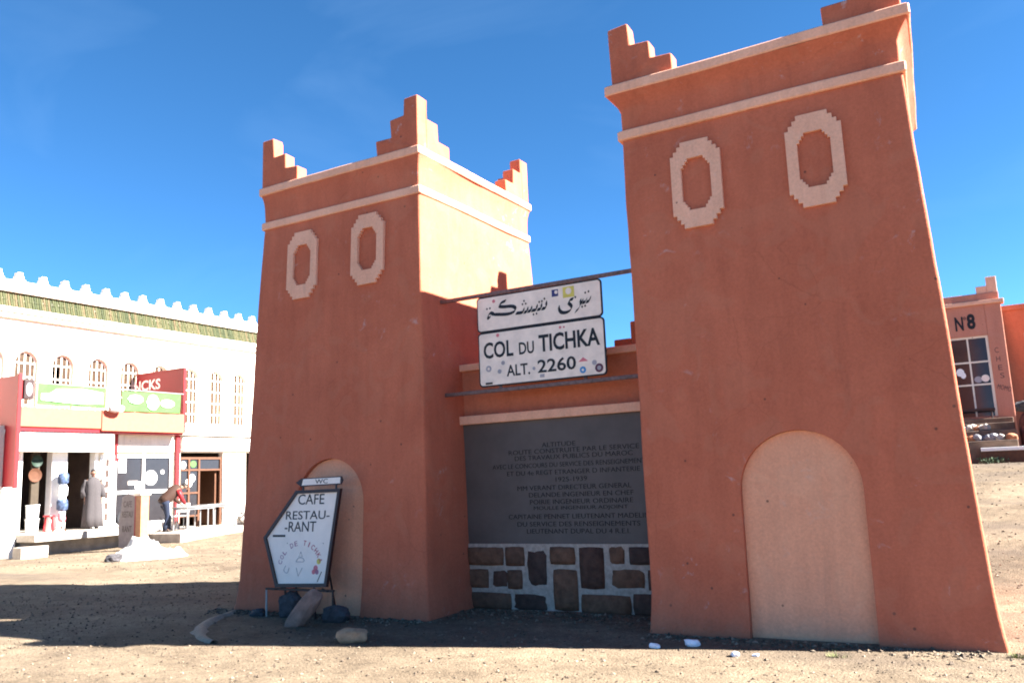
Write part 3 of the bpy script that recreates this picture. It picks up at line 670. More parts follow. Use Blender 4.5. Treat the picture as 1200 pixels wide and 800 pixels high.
stroke('drawing', smooth_line([(-7.90, 0.62), (-7.94, 0.56), (-7.86, 0.52), (-7.84, 0.60)]), 0.004, GREYS)
stroke('drawing', [(-7.72, 0.60), (-7.68, 0.50), (-7.62, 0.60)], 0.004, GREYS)
stroke('drawing', [(-7.30, 0.56), (-7.36, 0.44)], 0.005, GREENB)
for (x, z, r_, m_) in ((-7.355, 0.68, 0.035, YEL), (-7.40, 0.60, 0.036, PINKS), (-7.43, 0.555, 0.030, PINKS), (-7.375, 0.555, 0.030, PURP)):
    finish('fruit_print', lean(MB().prism([(x+r_*math.cos(2*math.pi*k/12), z+r_*math.sin(2*math.pi*k/12)) for k in range(12)], (0, YC-0.002-x*0.00001, 0), X, Z, (0, -0.002, 0)).mesh('f')), m_, cb)
wc = finish('arrow_plate', lean(MB().prism([(-7.83, 1.645), (-7.735, 1.59), (-7.07, 1.60), (-7.045, 1.65), (-7.07, 1.70), (-7.735, 1.695)], (0, YC+0.012, 0), X, Z, (0, -0.014, 0)).mesh('p')), DARKWOOD, cb)
finish('arrow_face', lean(MB().prism([(-7.72, 1.606), (-7.085, 1.614), (-7.085, 1.688), (-7.70, 1.684)], (0, YC-0.0025, 0), X, Z, (0, -0.003, 0)).mesh('p')), BOARDW, wc)
text_part('lettering', 'WC', cpt(-7.39, 1.648, YC-0.0058), X, LU, 0.21, 0.055, BLACK, wc, bold=0.004)
for x in (-7.70, -7.15): finish('bracket', lean(MB().box(x-.012, YC, 1.53, x+.012, YC+.012, 1.62).mesh('b')), DARKWOOD, cb)
MB().box(-8.215, YC-0.01, 0.325, -7.09, YC+0.015, 0.352).build('cross_bar', DARKWOOD, cb)
for x, z0, z1, m_, dy in ((-8.205, -0.05, 0.325, GREYST, 0), (-7.105, -0.05, 0.325, DARKWOOD, 0), (-7.90, -0.05, 0.36, DARKWOOD, .04), (-7.42, -0.05, 0.37, DARKWOOD, .04)):
    MB().tube([(x, YC+dy, z0), (x, YC+dy*0.3, z1)], 0.013, 6).build('leg', m_, cb)
for x in (-7.90, -7.30):
    MB().tube([(x, YC+0.03, 0.36), (x-.15 if x < -7.5 else x+.12, YC-0.02, 0.335)], 0.009, 6).build('brace', DARKWOOD, cb)
    MB().tube([(x, YC+0.06, 0.9), (x, 8.24, 0.0)], 0.012, 6).build('prop', DARKWOOD, cb)

def rock(name, c, s, mat, label, cat='rock', rot=(0, 0, 0), group=None, amp=0.28, sub=3, seed=0.0, flat=True):
    bm = bmesh.new(); bmesh.ops.create_icosphere(bm, subdivisions=sub, radius=1.0)
    M = Matrix.Rotation(rot[2], 3, 'Z') @ Matrix.Rotation(rot[1], 3, 'Y') @ Matrix.Rotation(rot[0], 3, 'X')
    for v in bm.verts:
        p = v.co.copy(); q = Vector((seed, seed*1.7, 0))
        p = Vector([math.copysign(abs(k)**0.75, k) for k in p])       # blocky
        p *= 1+amp*noise.noise(p*1.3+q)+amp*0.35*noise.noise(p*4+q)
        v.co = M @ Vector((p.x*s[0], p.y*s[1], p.z*s[2]))+Vector(c)
    me = bpy.data.meshes.new(name); bm.to_mesh(me); bm.free(); o = finish(name, me, mat, None, smooth=False)
    return tag(o, label, cat, group)
rock('dark_rock', (-7.86, 8.03, 0.13), (0.16, 0.12, 0.17), ROCKD, 'dark blocky rock under the cafe board behind the leaning slab', seed=1)
rock('stone_slab', (-7.20, 7.55, 0.165), (0.115, 0.085, 0.30), ROCKR, 'long reddish stone propped at a slant under the cafe board', rot=(-0.25, 0.72, 0.0), seed=2.6, amp=0.15)
rock('dark_rock', (-7.05, 7.95, 0.07), (0.17, 0.13, 0.11), ROCKD, 'low dark rock right of the leaning slab at the tower foot', seed=3)
rock('flat_stone', (-5.98, 6.98, 0.055), (0.165, 0.11, 0.075), ROCKB, 'small flat brown stone alone before the left tower', rot=(0, 0, 0.4), seed=4, amp=0.18)
rock('rubble_stone', (-8.35, 7.95, 0.03), (0.10, 0.08, 0.06), ROCKD, 'small dark stone at the left end of the cafe board', seed=5)
# pale ridge standing in for a streak of sunlight at the tower's left corner
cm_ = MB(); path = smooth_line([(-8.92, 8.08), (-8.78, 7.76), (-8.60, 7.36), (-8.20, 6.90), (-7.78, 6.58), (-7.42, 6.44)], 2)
STREAK = plain('sun_streak_colour', (0.2852, 0.2201, 0.155), 0.95, var=0.2, scale=14, bump=0.6)
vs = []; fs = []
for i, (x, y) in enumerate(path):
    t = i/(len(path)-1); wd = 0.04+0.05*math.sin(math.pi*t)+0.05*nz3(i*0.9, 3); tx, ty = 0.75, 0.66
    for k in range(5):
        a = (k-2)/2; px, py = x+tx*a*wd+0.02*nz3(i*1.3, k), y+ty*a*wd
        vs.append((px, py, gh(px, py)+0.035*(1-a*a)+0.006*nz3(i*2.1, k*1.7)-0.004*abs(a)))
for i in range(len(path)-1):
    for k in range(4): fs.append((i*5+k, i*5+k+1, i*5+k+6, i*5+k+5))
tag(cm_.add(vs, fs).build('sun_streak_ridge', STREAK, smooth=True), 'thin curved ridge of pale sand standing in for a streak of sunlight by the left tower', 'sand')
SNOWB = plain('shaded_snow', (0.80, 0.80, 0.84), 0.6, var=0.1, bump=0.4)  # clean snow white, tinted faintly blue for the shade the lumps lie in
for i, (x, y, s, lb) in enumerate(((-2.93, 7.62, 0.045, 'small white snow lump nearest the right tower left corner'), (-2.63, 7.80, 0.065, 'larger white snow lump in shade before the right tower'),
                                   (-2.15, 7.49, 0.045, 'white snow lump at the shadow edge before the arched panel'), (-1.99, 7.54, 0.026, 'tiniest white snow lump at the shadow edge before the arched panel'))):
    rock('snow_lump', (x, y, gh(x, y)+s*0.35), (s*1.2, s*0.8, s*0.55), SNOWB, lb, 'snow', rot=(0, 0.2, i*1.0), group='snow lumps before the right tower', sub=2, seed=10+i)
# tufts of grass at the shadow edge
GRASS = plain('dry_grass', (0.15, 0.17, 0.06), 0.9)
def tuft(x, y, n, h, label):
    m_ = MB(); z = gh(x, y)
    for i in range(n):
        a = random.uniform(0, 6.28); r0 = random.uniform(0, 0.05); l = h*random.uniform(.5, 1); px, py = x+r0*math.cos(a)*2, y+r0*math.sin(a)
        tip = (px+l*0.6*math.cos(a), py+l*0.6*math.sin(a), z+l); wv = Vector((-math.sin(a), math.cos(a), 0))*0.004
        p = Vector((px, py, z)); m_.add([p-wv, p+wv, Vector(tip)], [(0, 1, 2)])
    tag(m_.build('grass_tuft', GRASS), label, 'grass')
tuft(-1.35, 7.72, 40, 0.05, 'tiny tuft of grass before the bare arched panel')
tuft(-0.05, 8.1, 50, 0.06, 'tiny tuft of dry grass at the right tower outer corner')

# ------------------------------------------------------------------ white building on the left
A, B = -24.05, -26.0
WB = thing('white_building', (-29, 20, 0), 'long cream two-storey building with crenellated roofline and green tile band on the left', 'building')
Y0, Y1 = 10.6, 33.0
def bay_wall(mb, x0, x1, y0, y1, z0, z1, holes, n=10):
    """wall in the y-z plane between x0 (back) and x1 (front) with round-headed holes (yc, half width, sill, spring)"""
    for x, flip in ((x1, 0), (x0, 1)):
        prev = y0
        for (yc, hw, zs, zp) in holes:
            q = [(prev, z0), (yc-hw, z0), (yc-hw, z1), (prev, z1)]
            mb.add([(x, a, b) for a, b in q], [(0, 1, 2, 3)])
            mb.add([(x, yc-hw, z0), (x, yc+hw, z0), (x, yc+hw, zs), (x, yc-hw, zs)], [(0, 1, 2, 3)])
            arc = [(yc-hw*math.cos(math.pi*i/n), zp+hw*math.sin(math.pi*i/n)) for i in range(n+1)]
            for (a0, b0), (a1, b1) in zip(arc[:-1], arc[1:]):
                mb.add([(x, a0, b0), (x, a1, b1), (x, a1, z1), (x, a0, z1)], [(0, 1, 2, 3)])
            prev = yc+hw
        mb.add([(x, prev, z0), (x, y1, z0), (x, y1, z1), (x, prev, z1)], [(0, 1, 2, 3)])
    for (yc, hw, zs, zp) in holes:       # reveals
        arc = [(yc-hw, zs)]+[(yc-hw*math.cos(math.pi*i/n), zp+hw*math.sin(math.pi*i/n)) for i in range(n+1)]+[(yc+hw, zs)]
        for (a0, b0), (a1, b1) in zip(arc, arc[1:]+arc[:1]):
            mb.add([(x0, a0, b0), (x0, a1, b1), (x1, a1, b1), (x1, a0, b0)], [(0, 1, 2, 3)])
    for (a, b) in ((y0, y0), (y1, y1)): mb.add([(x0, a, z0), (x1, a, z0), (x1, a, z1), (x0, a, z1)], [(0, 1, 2, 3)])
    mb.add([(x0, y0, z1), (x1, y0, z1), (x1, y1, z1), (x0, y1, z1)], [(0, 1, 2, 3)])
wy = [14.05, 15.10, 16.30, 17.55, 18.75, 20.00, 21.33, 22.52, 23.67, 24.9, 26.1, 27.3, 28.5, 29.7, 30.9]
HW, ZS, ZP = 0.36, 4.05, 5.77
mb = MB(); bay_wall(mb, B-0.30, B, Y0, Y1, 3.62, 8.13, [(y, HW, ZS, ZP) for y in wy])
def raw_build(mb, name, mat, parent, merge=True):
    bm = bmesh.new(); vs = [bm.verts.new(p) for p in mb.v]
    for f in mb.f:
        try: bm.faces.new([vs[i] for i in f])
        except ValueError: pass
    if merge: bmesh.ops.remove_doubles(bm, verts=bm.verts[:], dist=1e-4)
    bmesh.ops.recalc_face_normals(bm, faces=bm.faces[:])
    me = bpy.data.meshes.new(name); bm.to_mesh(me); bm.free(); return finish(name, me, mat, parent)
raw_build(mb, 'upper_wall', CREAM, WB)
MB().box(-36, Y0, -0.3, -35.7, Y1, 8.1).build('back_wall', CREAM, WB)
MB().box(-35.7, Y0, -0.3, B-0.3, Y0+0.3, 8.1).build('end_wall', CREAM, WB); MB().box(-35.7, Y1-0.3, -0.3, B-0.3, Y1, 8.1).build('end_wall', CREAM, WB)
MB().box(-35.7, Y0+0.3, 7.9, B-0.3, Y1-0.3, 8.05).build('roof', CREAM, WB)
MB().box(-35.7, Y0+0.3, 3.42, A-0.02, Y1-0.3, 3.62).build('upper_floor', CREAM, WB)
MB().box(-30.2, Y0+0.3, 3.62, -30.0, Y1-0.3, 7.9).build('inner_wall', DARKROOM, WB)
# cornice: ledge, green tile band, ledge, parapet
MB().box(B-0.1, Y0, 7.10, B+0.13, Y1, 7.26).build('cornice', CREAM, WB, bevel=0.02)
MB().box(B-0.1, Y0, 7.26, B+0.20, Y1, 7.42).build('cornice', CREAM, WB, bevel=0.02)
MB().box(B-0.1, Y0, 7.90, B+0.16, Y1, 8.12).build('cornice', CREAM, WB, bevel=0.02)
MB().box(B-0.3, Y0, 8.115, B+0.02, Y1, 8.31).build('parapet', CREAM, WB, bevel=0.01)
# the band of glazed half-round tiles: four meshes, one for each glaze
tile_pick = random.Random(99); tile_k = [tile_pick.choice((0, 0, 1, 1, 2, 3)) for _ in range(400)]
for k in range(4):
    mb = MB(); rr = random.Random(k)
    for i in range(int((Y1-Y0)/0.075)):
        if tile_k[i] != k: continue
        y = Y0+0.04+i*0.075
        for (z0, z1, x0, x1) in ((7.42, 7.66, B+0.17, B+0.09), (7.64, 7.90, B+0.10, B+0.03)):
            j = rr.uniform(-.012, .012)
            q = [(x0+0.03*math.sin(a)+j, y-0.036*math.cos(a), z0) for a in (0, .8, 1.57, 2.34, 3.14)]+[(x1+0.03*math.sin(a)+j, y-0.036*math.cos(a), z1) for a in (0, .8, 1.57, 2.34, 3.14)]
            mb.add(q, [(a, a+1, a+6, a+5) for a in range(4)])
    o = mb.build('tile_row', TILE_M[k], WB); o['kind'] = 'stuff'
mm_ = [14.12, 14.78, 15.55, 16.29, 17.03, 17.78, 18.50, 19.23, 19.98, 20.71, 21.45, 22.18, 22.94, 23.68, 24.40]
mm_ = [11.0, 11.8, 12.6, 13.36]+mm_+[24.4+0.74*k for k in range(1, 12)]
merl = None
for y in mm_:
    if merl is None:
        pf_ = [(-0.18, 0), (0.18, 0), (0.18, 0.07), (0.12, 0.10), (0.12, 0.18), (0.085, 0.20), (0.085, 0.30), (-0.085, 0.30), (-0.085, 0.20), (-0.12, 0.18), (-0.12, 0.10), (-0.18, 0.07)]
        merl = MB().prism(pf_, (B-0.22, y, 8.30), Y, Z, X*0.20).build('merlon', CREAM, WB, bevel=0.012); y_m = y
    else:
        c = merl.copy(); col.objects.link(c); c.location = merl.location+Vector((0, y-y_m, random.uniform(-.01, .01)))
# arched windows
def arched_window(y, open_sash=False):
    fr = MB(); xf = B-0.16; zt = ZP
    fr.box(xf, y-HW, ZS, xf+0.06, y-HW+0.05, zt); fr.box(xf, y+HW-0.05, ZS, xf+0.06, y+HW, zt); fr.box(xf+.002, y-0.025, ZS, xf+0.058, y+0.025, zt+HW-0.03)
    for z in (ZS, 4.42, 4.86, 5.30, 5.735): fr.box(xf+.004, y-HW, z, xf+0.056, y+HW, z+0.045)
    for s in (-1, 1): fr.box(xf+.010, y+s*0.18-0.012, ZS, xf+0.05, y+s*0.18+0.012, zt+0.28)
    n = 10
    for i in range(n):
        a0, a1 = math.pi*i/n, math.pi*(i+1)/n
        for r0, r1 in ((HW-0.055, HW),):
            q = [(-math.cos(a0)*r0, math.sin(a0)*r0), (-math.cos(a1)*r0, math.sin(a1)*r0), (-math.cos(a1)*r1, math.sin(a1)*r1), (-math.cos(a0)*r1, math.sin(a0)*r1)]
            fr.prism([(p[0], p[1]) for p in q], (xf+0.003, y, zt), Y, Z, X*0.055)
    wn = fr.build('window', CREAM, WB)
    arc = [(-HW+0.03, ZS), (HW-0.03, ZS)]+[(0.33*math.cos(math.pi*i/12), zt+0.33*math.sin(math.pi*i/12)) for i in range(13)]
    if open_sash:
        arc = [(0.0, ZS), (HW-0.03, ZS)]+[(0.33*math.cos(math.pi*i/12), zt+0.33*math.sin(math.pi*i/12)) for i in range(13)]+[(-0.33, 5.78), (0, 5.78)]
    MB().prism(arc, (xf+0.015, y, 0), Y, Z, X*0.008).build('pane', GLASSB, wn)
    MB().box(B-0.10, y-HW-0.05, ZS-0.07, B+0.06, y+HW+0.05, ZS-0.005).build('sill', CREAM, wn)
    return wn
for y in wy[:9]+wy[9:12]: arched_window(y, abs(y-16.30) < .01)
# ground floor: piers, lintel, plinth
def part(nm, mat, *bx, bevel=0.0): return MB().box(*bx).build(nm, mat, WB, bevel=bevel)
for (a, b) in ((Y0, 13.95), (16.21, 16.93), (19.10, 19.36), (21.19, 22.25), (24.0, Y1)): part('pier', CREAM, A-0.25, a, 0.0, A, b, 2.90, bevel=0.012)
part('lintel', CREAM, A-0.25, Y0, 2.895, A+0.003, Y1, 3.45); part('plinth', CREAM, A-0.3, Y0, -0.3, A-0.01, 19.2, 0.60); part('plinth', CREAM, A-0.3, 19.205, -0.3, A-0.01, Y1, 0.36)
part('floor', CONC, -30, Y0+.3, 0.45, A-0.3, 19.2, 0.60); part('floor', CONC, -30, 19.2, 0.2, A-0.3, Y1-.3, 0.36)
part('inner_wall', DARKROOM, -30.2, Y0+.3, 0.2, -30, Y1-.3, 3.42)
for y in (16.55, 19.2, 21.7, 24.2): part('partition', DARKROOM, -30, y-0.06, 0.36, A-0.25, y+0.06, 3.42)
part('cornice', CREAM, A-0.1, 19.1, 3.46, A+0.22, Y1, 3.66, bevel=0.02); part('lintel_band', WHITE, A-0.05, 19.36, 2.95, A+0.12, Y1, 3.40, bevel=0.015)
# balcony over the two left shops
part('balcony_slab', SALMON, B, 13.5, 3.62, -23.52, 19.05, 3.80)
part('balcony_front', SALMON, -23.70, 13.55, 3.56, -23.50, 16.02, 4.12, bevel=0.02); part('balcony_front', SALMON, -23.72, 16.02, 3.50, -23.47, 19.02, 4.13, bevel=0.02)
part('balcony_soffit', RED, A+0.01, 13.5, 3.45, -23.55, 19.05, 3.545)
sp = part('side_panel', RED, B, 19.00, 3.62, -23.60, 19.05, 5.66); part('panel_trim', REDL, -23.60, 18.97, 3.50, -23.48, 19.08, 5.72, bevel=0.01); part('panel_trim', REDL, B, 18.98, 5.66, -23.60, 19.07, 5.72)
text_part('lettering', 'NCKS', (-25.42, 18.999, 5.28), X, Z, 1.42, 0.36, WHITE, sp, bold=0.02, depth=0.004)
ls = part('side_panel', RED, B, 13.45, 1.90, -23.50, 13.50, 5.0); part('panel_trim', REDL, -23.52, 13.42, 1.86, -23.44, 13.54, 5.04, bevel=0.01)
mb = MB(); pen(mb, [(-24.62, 2.75), (-24.28, 3.35), (-24.05, 3.55), (-24.12, 3.2), (-24.4, 2.55)], 13.448, nib=(0.05, 0.03)); mb.build('lettering', WHITE, ls)
mb = MB(); pen(mb, [(-24.85, 2.25), (-24.45, 2.35), (-24.1, 2.75)], 13.448, nib=(0.05, 0.03)); mb.build('lettering', WHITE, ls)
part('end_pillar', WHITE, A, 13.40, -0.1, -23.46, 13.56, 1.855, bevel=0.01)
# shop one: white roller shutter box, door posts, open louvred leaf
sb = part('shutter_box', WHITE, A+0.005, 13.57, 2.88, -23.62, 16.56, 3.44, bevel=0.015)
mb = MB()
for i in range(22): mb.box(-23.66, 13.62+i*0.132, 3.44, -23.60, 13.62+i*0.132+0.07, 3.50)
o = mb.build('slat_row', GREYST, WB); o['kind'] = 'stuff'
part('door_post', WHITE, A-0.26, 14.86, 0.60, A+0.02, 15.33, 2.885, bevel=0.01)
part('door_jamb', WHITE, A-0.2, 13.80, 0.60, A+0.05, 13.97, 2.885); part('door_jamb', WHITE, A-0.2, 16.19, 0.60, A+0.05, 16.30, 2.885)
lf = part('louvre_door', WHITE, A+0.02, 16.36, 0.62, A+0.07, 16.84, 2.80)
for k in range(6): MB().box(A+0.068, 16.54, 0.80+k*0.33, A+0.074, 16.66, 1.02+k*0.33).build('slot', DARKROOM, lf)
# shop two: glazed aluminium front
part('post', REDL, A-0.02, 19.12, 0.55, A+0.10, 19.26, 3.46); part('post', REDL, A-0.02, 16.88, 2.6, A+0.06, 16.95, 3.46)
fr = part('shop_window', WHITE, A-0.12, 16.93, 2.72, A-0.04, 19.10, 2.80)
MB().box(A-0.115, 16.93, 2.80, A-0.06, 19.10, 3.28).build('transom_panel', plain('beige_board', (0.50, 0.36, 0.24), .7), fr)
for y in (16.95, 17.97, 19.02): MB().box(A-0.13, y-0.045, 0.6, A-0.03, y+0.045, 3.28).build('mullion', WHITE, fr)
for z in (0.62, 1.62): MB().box(A-0.125, 16.93, z-0.04, A-0.035, 19.10, z+0.06).build('rail', WHITE, fr)
for (a, b) in ((16.995, 17.925), (18.015, 18.975)):
    for (c, d) in ((0.68, 1.58), (1.68, 2.72)): MB().box(A-0.09, a, c, A-0.082, b, d).build('pane', GLASSD, fr)
def on_glass(nm, y, z, hw, hz, mat, n=16):
    return MB().prism([(hw*math.cos(2*math.pi*k/n), hz*math.sin(2*math.pi*k/n)) for k in range(n)], (A-0.081, y, z), Y, Z, X*0.006).build(nm, mat, fr)
MB().box(A-0.081, 17.10, 2.25, A-0.075, 17.36, 2.68).build('notice', WHITE, fr); on_glass('notice', 18.28, 2.07, 0.24, 0.24, WHITE); on_glass('notice', 17.86, 1.80, 0.16, 0.16, WHITE)
on_glass('notice', 18.72, 2.25, 0.07, 0.07, WHITE); MB().box(A-0.081, 17.45, 1.86, A-0.075, 17.80, 1.98).build('notice', BOARDW, fr)
# shop three: brown joinery
jw = part('joinery', WOOD, A-0.16, 19.36, 2.66, A-0.06, 21.19, 2.74)
for y in (19.40, 19.78, 20.20, 21.14): MB().box(A-0.155, y-0.035, 0.36, A-0.055, y+0.035, 2.66).build('mullion', WOOD, jw)
for (z, a, b) in ((2.30, 19.36, 21.19), (1.52, 19.36, 20.2), (0.75, 19.36, 20.2)): MB().box(A-0.15, a, z-0.03, A-0.06, b, z+0.03).build('rail', WOOD, jw)
for (a, b) in ((19.435, 19.745), (19.815, 20.165)):
    for (c, d) in ((0.78, 1.49), (1.55, 2.27), (2.33, 2.66)): MB().box(A-0.11, a, c, A-0.10, b, d).build('pane', GLASSD, jw)
MB().box(A-0.11, 20.235, 2.33, A-0.10, 21.105, 2.66).build('pane', GLASSD, jw)
for (y, z, hw, hz, mt) in ((19.56, 2.47, .11, .13, PLASTIC), (19.98, 2.50, .13, .12, PALEGREEN), (19.93, 2.02, .13, .14, PLASTIC), (19.80, 1.86, .14, .15, PLASTIC)):
    MB().prism([(hw*math.cos(2*math.pi*k/14), hz*math.sin(2*math.pi*k/14)) for k in range(14)], (A-0.10+(hz-.12)*.05, y, z), Y, Z, X*0.006).build('notice', mt, jw)
MB().box(A-1.3, 21.0, 0.36, A-0.2, 21.1, 2.3).build('door_leaf', WOOD, jw)
# terrace pavement and shop porch
tr = MB().box(A-0.01, 17.2, -0.2, -21.3, 26.0, 0.345).build('terrace_pavement', CONC, None, bevel=0.03, jitter=0.03); tag(tr, 'low concrete terrace pavement before the right-hand shops', None, None, 'structure')
pr = thing('shop_porch', (-23.3, 15, 0), 'raised concrete porch with overhanging slab before the white shop doorway', 'porch')
MB().box(A-0.01, 13.58, 0.40, -22.62, 17.15, 0.60).build('slab', CONC, pr, bevel=0.02, jitter=0.012); MB().box(A-0.01, 13.7, -0.2, -23.45, 17.1, 0.45).build('riser', CONC, pr)
MB().box(-22.95, 13.2, -0.2, -22.55, 13.95, 0.30).build('step', CONC, pr, bevel=0.02, jitter=0.01)

# banners on the balcony front
def banner_mat(name, seed):
    m, t, b = new_mat(name); b.inputs['Roughness'].default_value = 0.7
    g = N(t, 'ShaderNodeTexCoord'); mp = N(t, 'ShaderNodeMapping'); mp.inputs['Location'].default_value = (seed, seed, 0); mp.inputs['Scale'].default_value = (1, 1.3, 4.0); t.links.new(g.outputs['Object'], mp.inputs['Vector'])
    n1 = N(t, 'ShaderNodeTexNoise', Scale=1.6, Detail=2.0); t.links.new(mp.outputs['Vector'], n1.inputs['Vector'])
    r = N(t, 'ShaderNodeValToRGB'); r.color_ramp.interpolation = 'EASE'; e = r.color_ramp.elements
    e[0].position = 0.40; e[0].color = (0.33, 0.62, 0.24, 1); e[1].position = 0.50; e[1].color = (0.80, 0.83, 0.76, 1)
    t.links.new(n1.outputs['Fac'], r.inputs['Fac']); t.links.new(r.outputs['Color'], b.inputs['Base Color']); return m
def banner(y0, y1, z0, z1, label, mat, rot):
    n = 14; vs = []; fs = []
    for i in range(n+1):
        t = i/n; y = y0+(y1-y0)*t
        for k in range(4):
            z = z0+(z1-z0)*k/3+rot*(t-0.5); xx = -23.44+0.012*math.sin(t*19+k)+0.006*k
            vs += [(xx, y, z), (xx+0.012, y, z)]
    for i in range(n):
        for k in range(3):
            a = i*8+k*2; b_ = a+8
            fs += [(a+1, b_+1, b_+3, a+3), (a, a+2, b_+2, b_)]
        a = i*8; fs += [(a, a+8, a+9, a+1), (a+6, a+7, a+15, a+14)]
    fs += [(0, 1, 3, 2), (2, 3, 5, 4), (4, 5, 7, 6)]; e = n*8; fs += [(e, e+2, e+3, e+1), (e+2, e+4, e+5, e+3), (e+4, e+6, e+7, e+5)]
    root = thing('banner', (-23.45, (y0+y1)/2, z0), label, 'banner', 'green and white banners on the balcony'); cl = MB().add(vs, fs).build('cloth', PALEGREEN, root)
    return root, cl
b1, c1 = banner(13.95, 16.05, 4.18, 4.80, 'longer pale green and white banner on the left half of the balcony', None, 0.0)
b2, c2 = banner(16.62, 18.80, 4.14, 4.76, 'pale green banner with white print below the red lettered panel', None, 0.02)
def blob(pts, x, par):
    MB().prism(pts, (x, 0, 0), Y, Z, X*0.006).build('print', BOARDW, par)
def ell(cy, cz, a, b_, n=18): return [(cy+a*math.cos(2*math.pi*k/n)*(1+.08*math.sin(3*k)), cz+b_*math.sin(2*math.pi*k/n)) for k in range(n)]
blob([(14.05, 4.32), (15.2, 4.26), (15.98, 4.30), (15.98, 4.64), (15.3, 4.72), (14.5, 4.66), (14.3, 4.52), (14.05, 4.50)], -23.398, c1)
blob(ell(17.10, 4.52, 0.27, 0.14), -23.398, c2); blob(ell(17.73, 4.45, 0.22, 0.25), -23.398, c2); blob(ell(18.28, 4.44, 0.27, 0.13), -23.398, c2)
for (y0, y1) in ((13.9, 16.1), (16.5, 18.95)):
    MB().tube([(-23.46, y0, 4.80), (-23.46, y1, 4.80)], 0.018, 6).build('rail', GREYST, WB)
for y in (13.85, 16.2, 16.5): MB().tube([(-23.55, y, 4.05), (-23.55, y, 4.85)], 0.02, 6).build('rail_post', WHITE, WB)
lb = thing('flood_lamp', (-23.4, 13.66, 4.5), 'dark box lamp with grey oval face at the left end of the balcony', 'lamp')
MB().box(-23.55, 13.56, 4.32, -23.40, 13.84, 4.88).build('housing', DARKWOOD, lb, bevel=0.02)
MB().prism([(0.09*math.cos(2*math.pi*k/16), 0.19*math.sin(2*math.pi*k/16)) for k in range(16)], (-23.40, 13.70, 4.60), Y, Z, X*0.012).build('face', GREYS, lb)
tag(rock('snow_patch', (-23.3, 16.36, 4.17), (0.12, 0.26, 0.12), SNOW, 'white plastic bag bundle on the balcony edge between the two banners', 'bag', seed=40, sub=2), None, None)

# ------------------------------------------------------------------ people
def skin_mesh(nodes, edges, root, sub=2):
    """nodes: name -> (point, rx, ry); a continuous surface grown along the edges"""
    ks = list(nodes); me = bpy.data.meshes.new('body'); me.from_pydata([nodes[k][0] for k in ks], [(ks.index(a), ks.index(b)) for a, b in edges], [])
    ob = bpy.data.objects.new('body', me); col.objects.link(ob)
    sk = ob.modifiers.new('s', 'SKIN'); sk.use_smooth_shade = True
    for i, k in enumerate(ks):
        d = me.skin_vertices[0].data[i]; d.radius = (nodes[k][1], nodes[k][2]); d.use_root = (k == root)
    ss = ob.modifiers.new('u', 'SUBSURF'); ss.levels = sub; ss.render_levels = sub
    dg = bpy.context.evaluated_depsgraph_get(); m2 = bpy.data.meshes.new_from_object(ob.evaluated_get(dg)); bpy.data.objects.remove(ob)
    m2.materials.clear(); return m2
def hand_nodes(nd, ed, pre, w, d, side):
    """palm and five fingers hanging from wrist w along d"""
    d = Vector(d).normalized(); s = Vector(side).normalized(); w = Vector(w); f = d.cross(s)
    nd[pre+'palm'] = (w+d*0.06, 0.034, 0.017); ed.append((pre+'wrist', pre+'palm'))
    for i, (off, ln) in enumerate(((-0.026, .062), (-0.009, .072), (0.009, .068), (0.026, .052))):
        a = w+d*0.10+s*off; b = a+d*ln*.55+f*0.008; c = a+d*ln+f*0.024
        nd[pre+'k%d' % i] = (a, .0095, .0095); nd[pre+'m%d' % i] = (b, .0085, .0085); nd[pre+'t%d' % i] = (c, .0075, .0075)
        ed += [(pre+'palm', pre+'k%d' % i), (pre+'k%d' % i, pre+'m%d' % i), (pre+'m%d' % i, pre+'t%d' % i)]
    a = w+d*0.045-s*0.042+f*.01; b = w+d*0.085-s*0.056+f*.02
    nd[pre+'th'] = (a, .0105, .0105); nd[pre+'tt'] = (b, .009, .009); ed += [(pre+'palm', pre+'th'), (pre+'th', pre+'tt')]
def loft_rings(rings, n=20, fold=0.0, seed=0):
    """rings: (centre, rx, ry) stacked, closed; folds ripple the lower hem"""
    vs = []; fs = []; m_ = len(rings)
    for i, (c, rx, ry) in enumerate(rings):
        for k in range(n):
            a = 2*math.pi*k/n; t = 1-i/(m_-1); w_ = 1+fold*t*math.sin(a*6+seed)+fold*0.5*t*math.sin(a*11+seed*2)
            vs.append((c[0]+rx*w_*math.cos(a), c[1]+ry*w_*math.sin(a), c[2]))
    for i in range(m_-1):
        for k in range(n): fs.append((i*n+k, i*n+(k+1) % n, (i+1)*n+(k+1) % n, (i+1)*n+k))
    return vs, fs+[tuple(range(n-1, -1, -1)), tuple((m_-1)*n+k for k in range(n))]
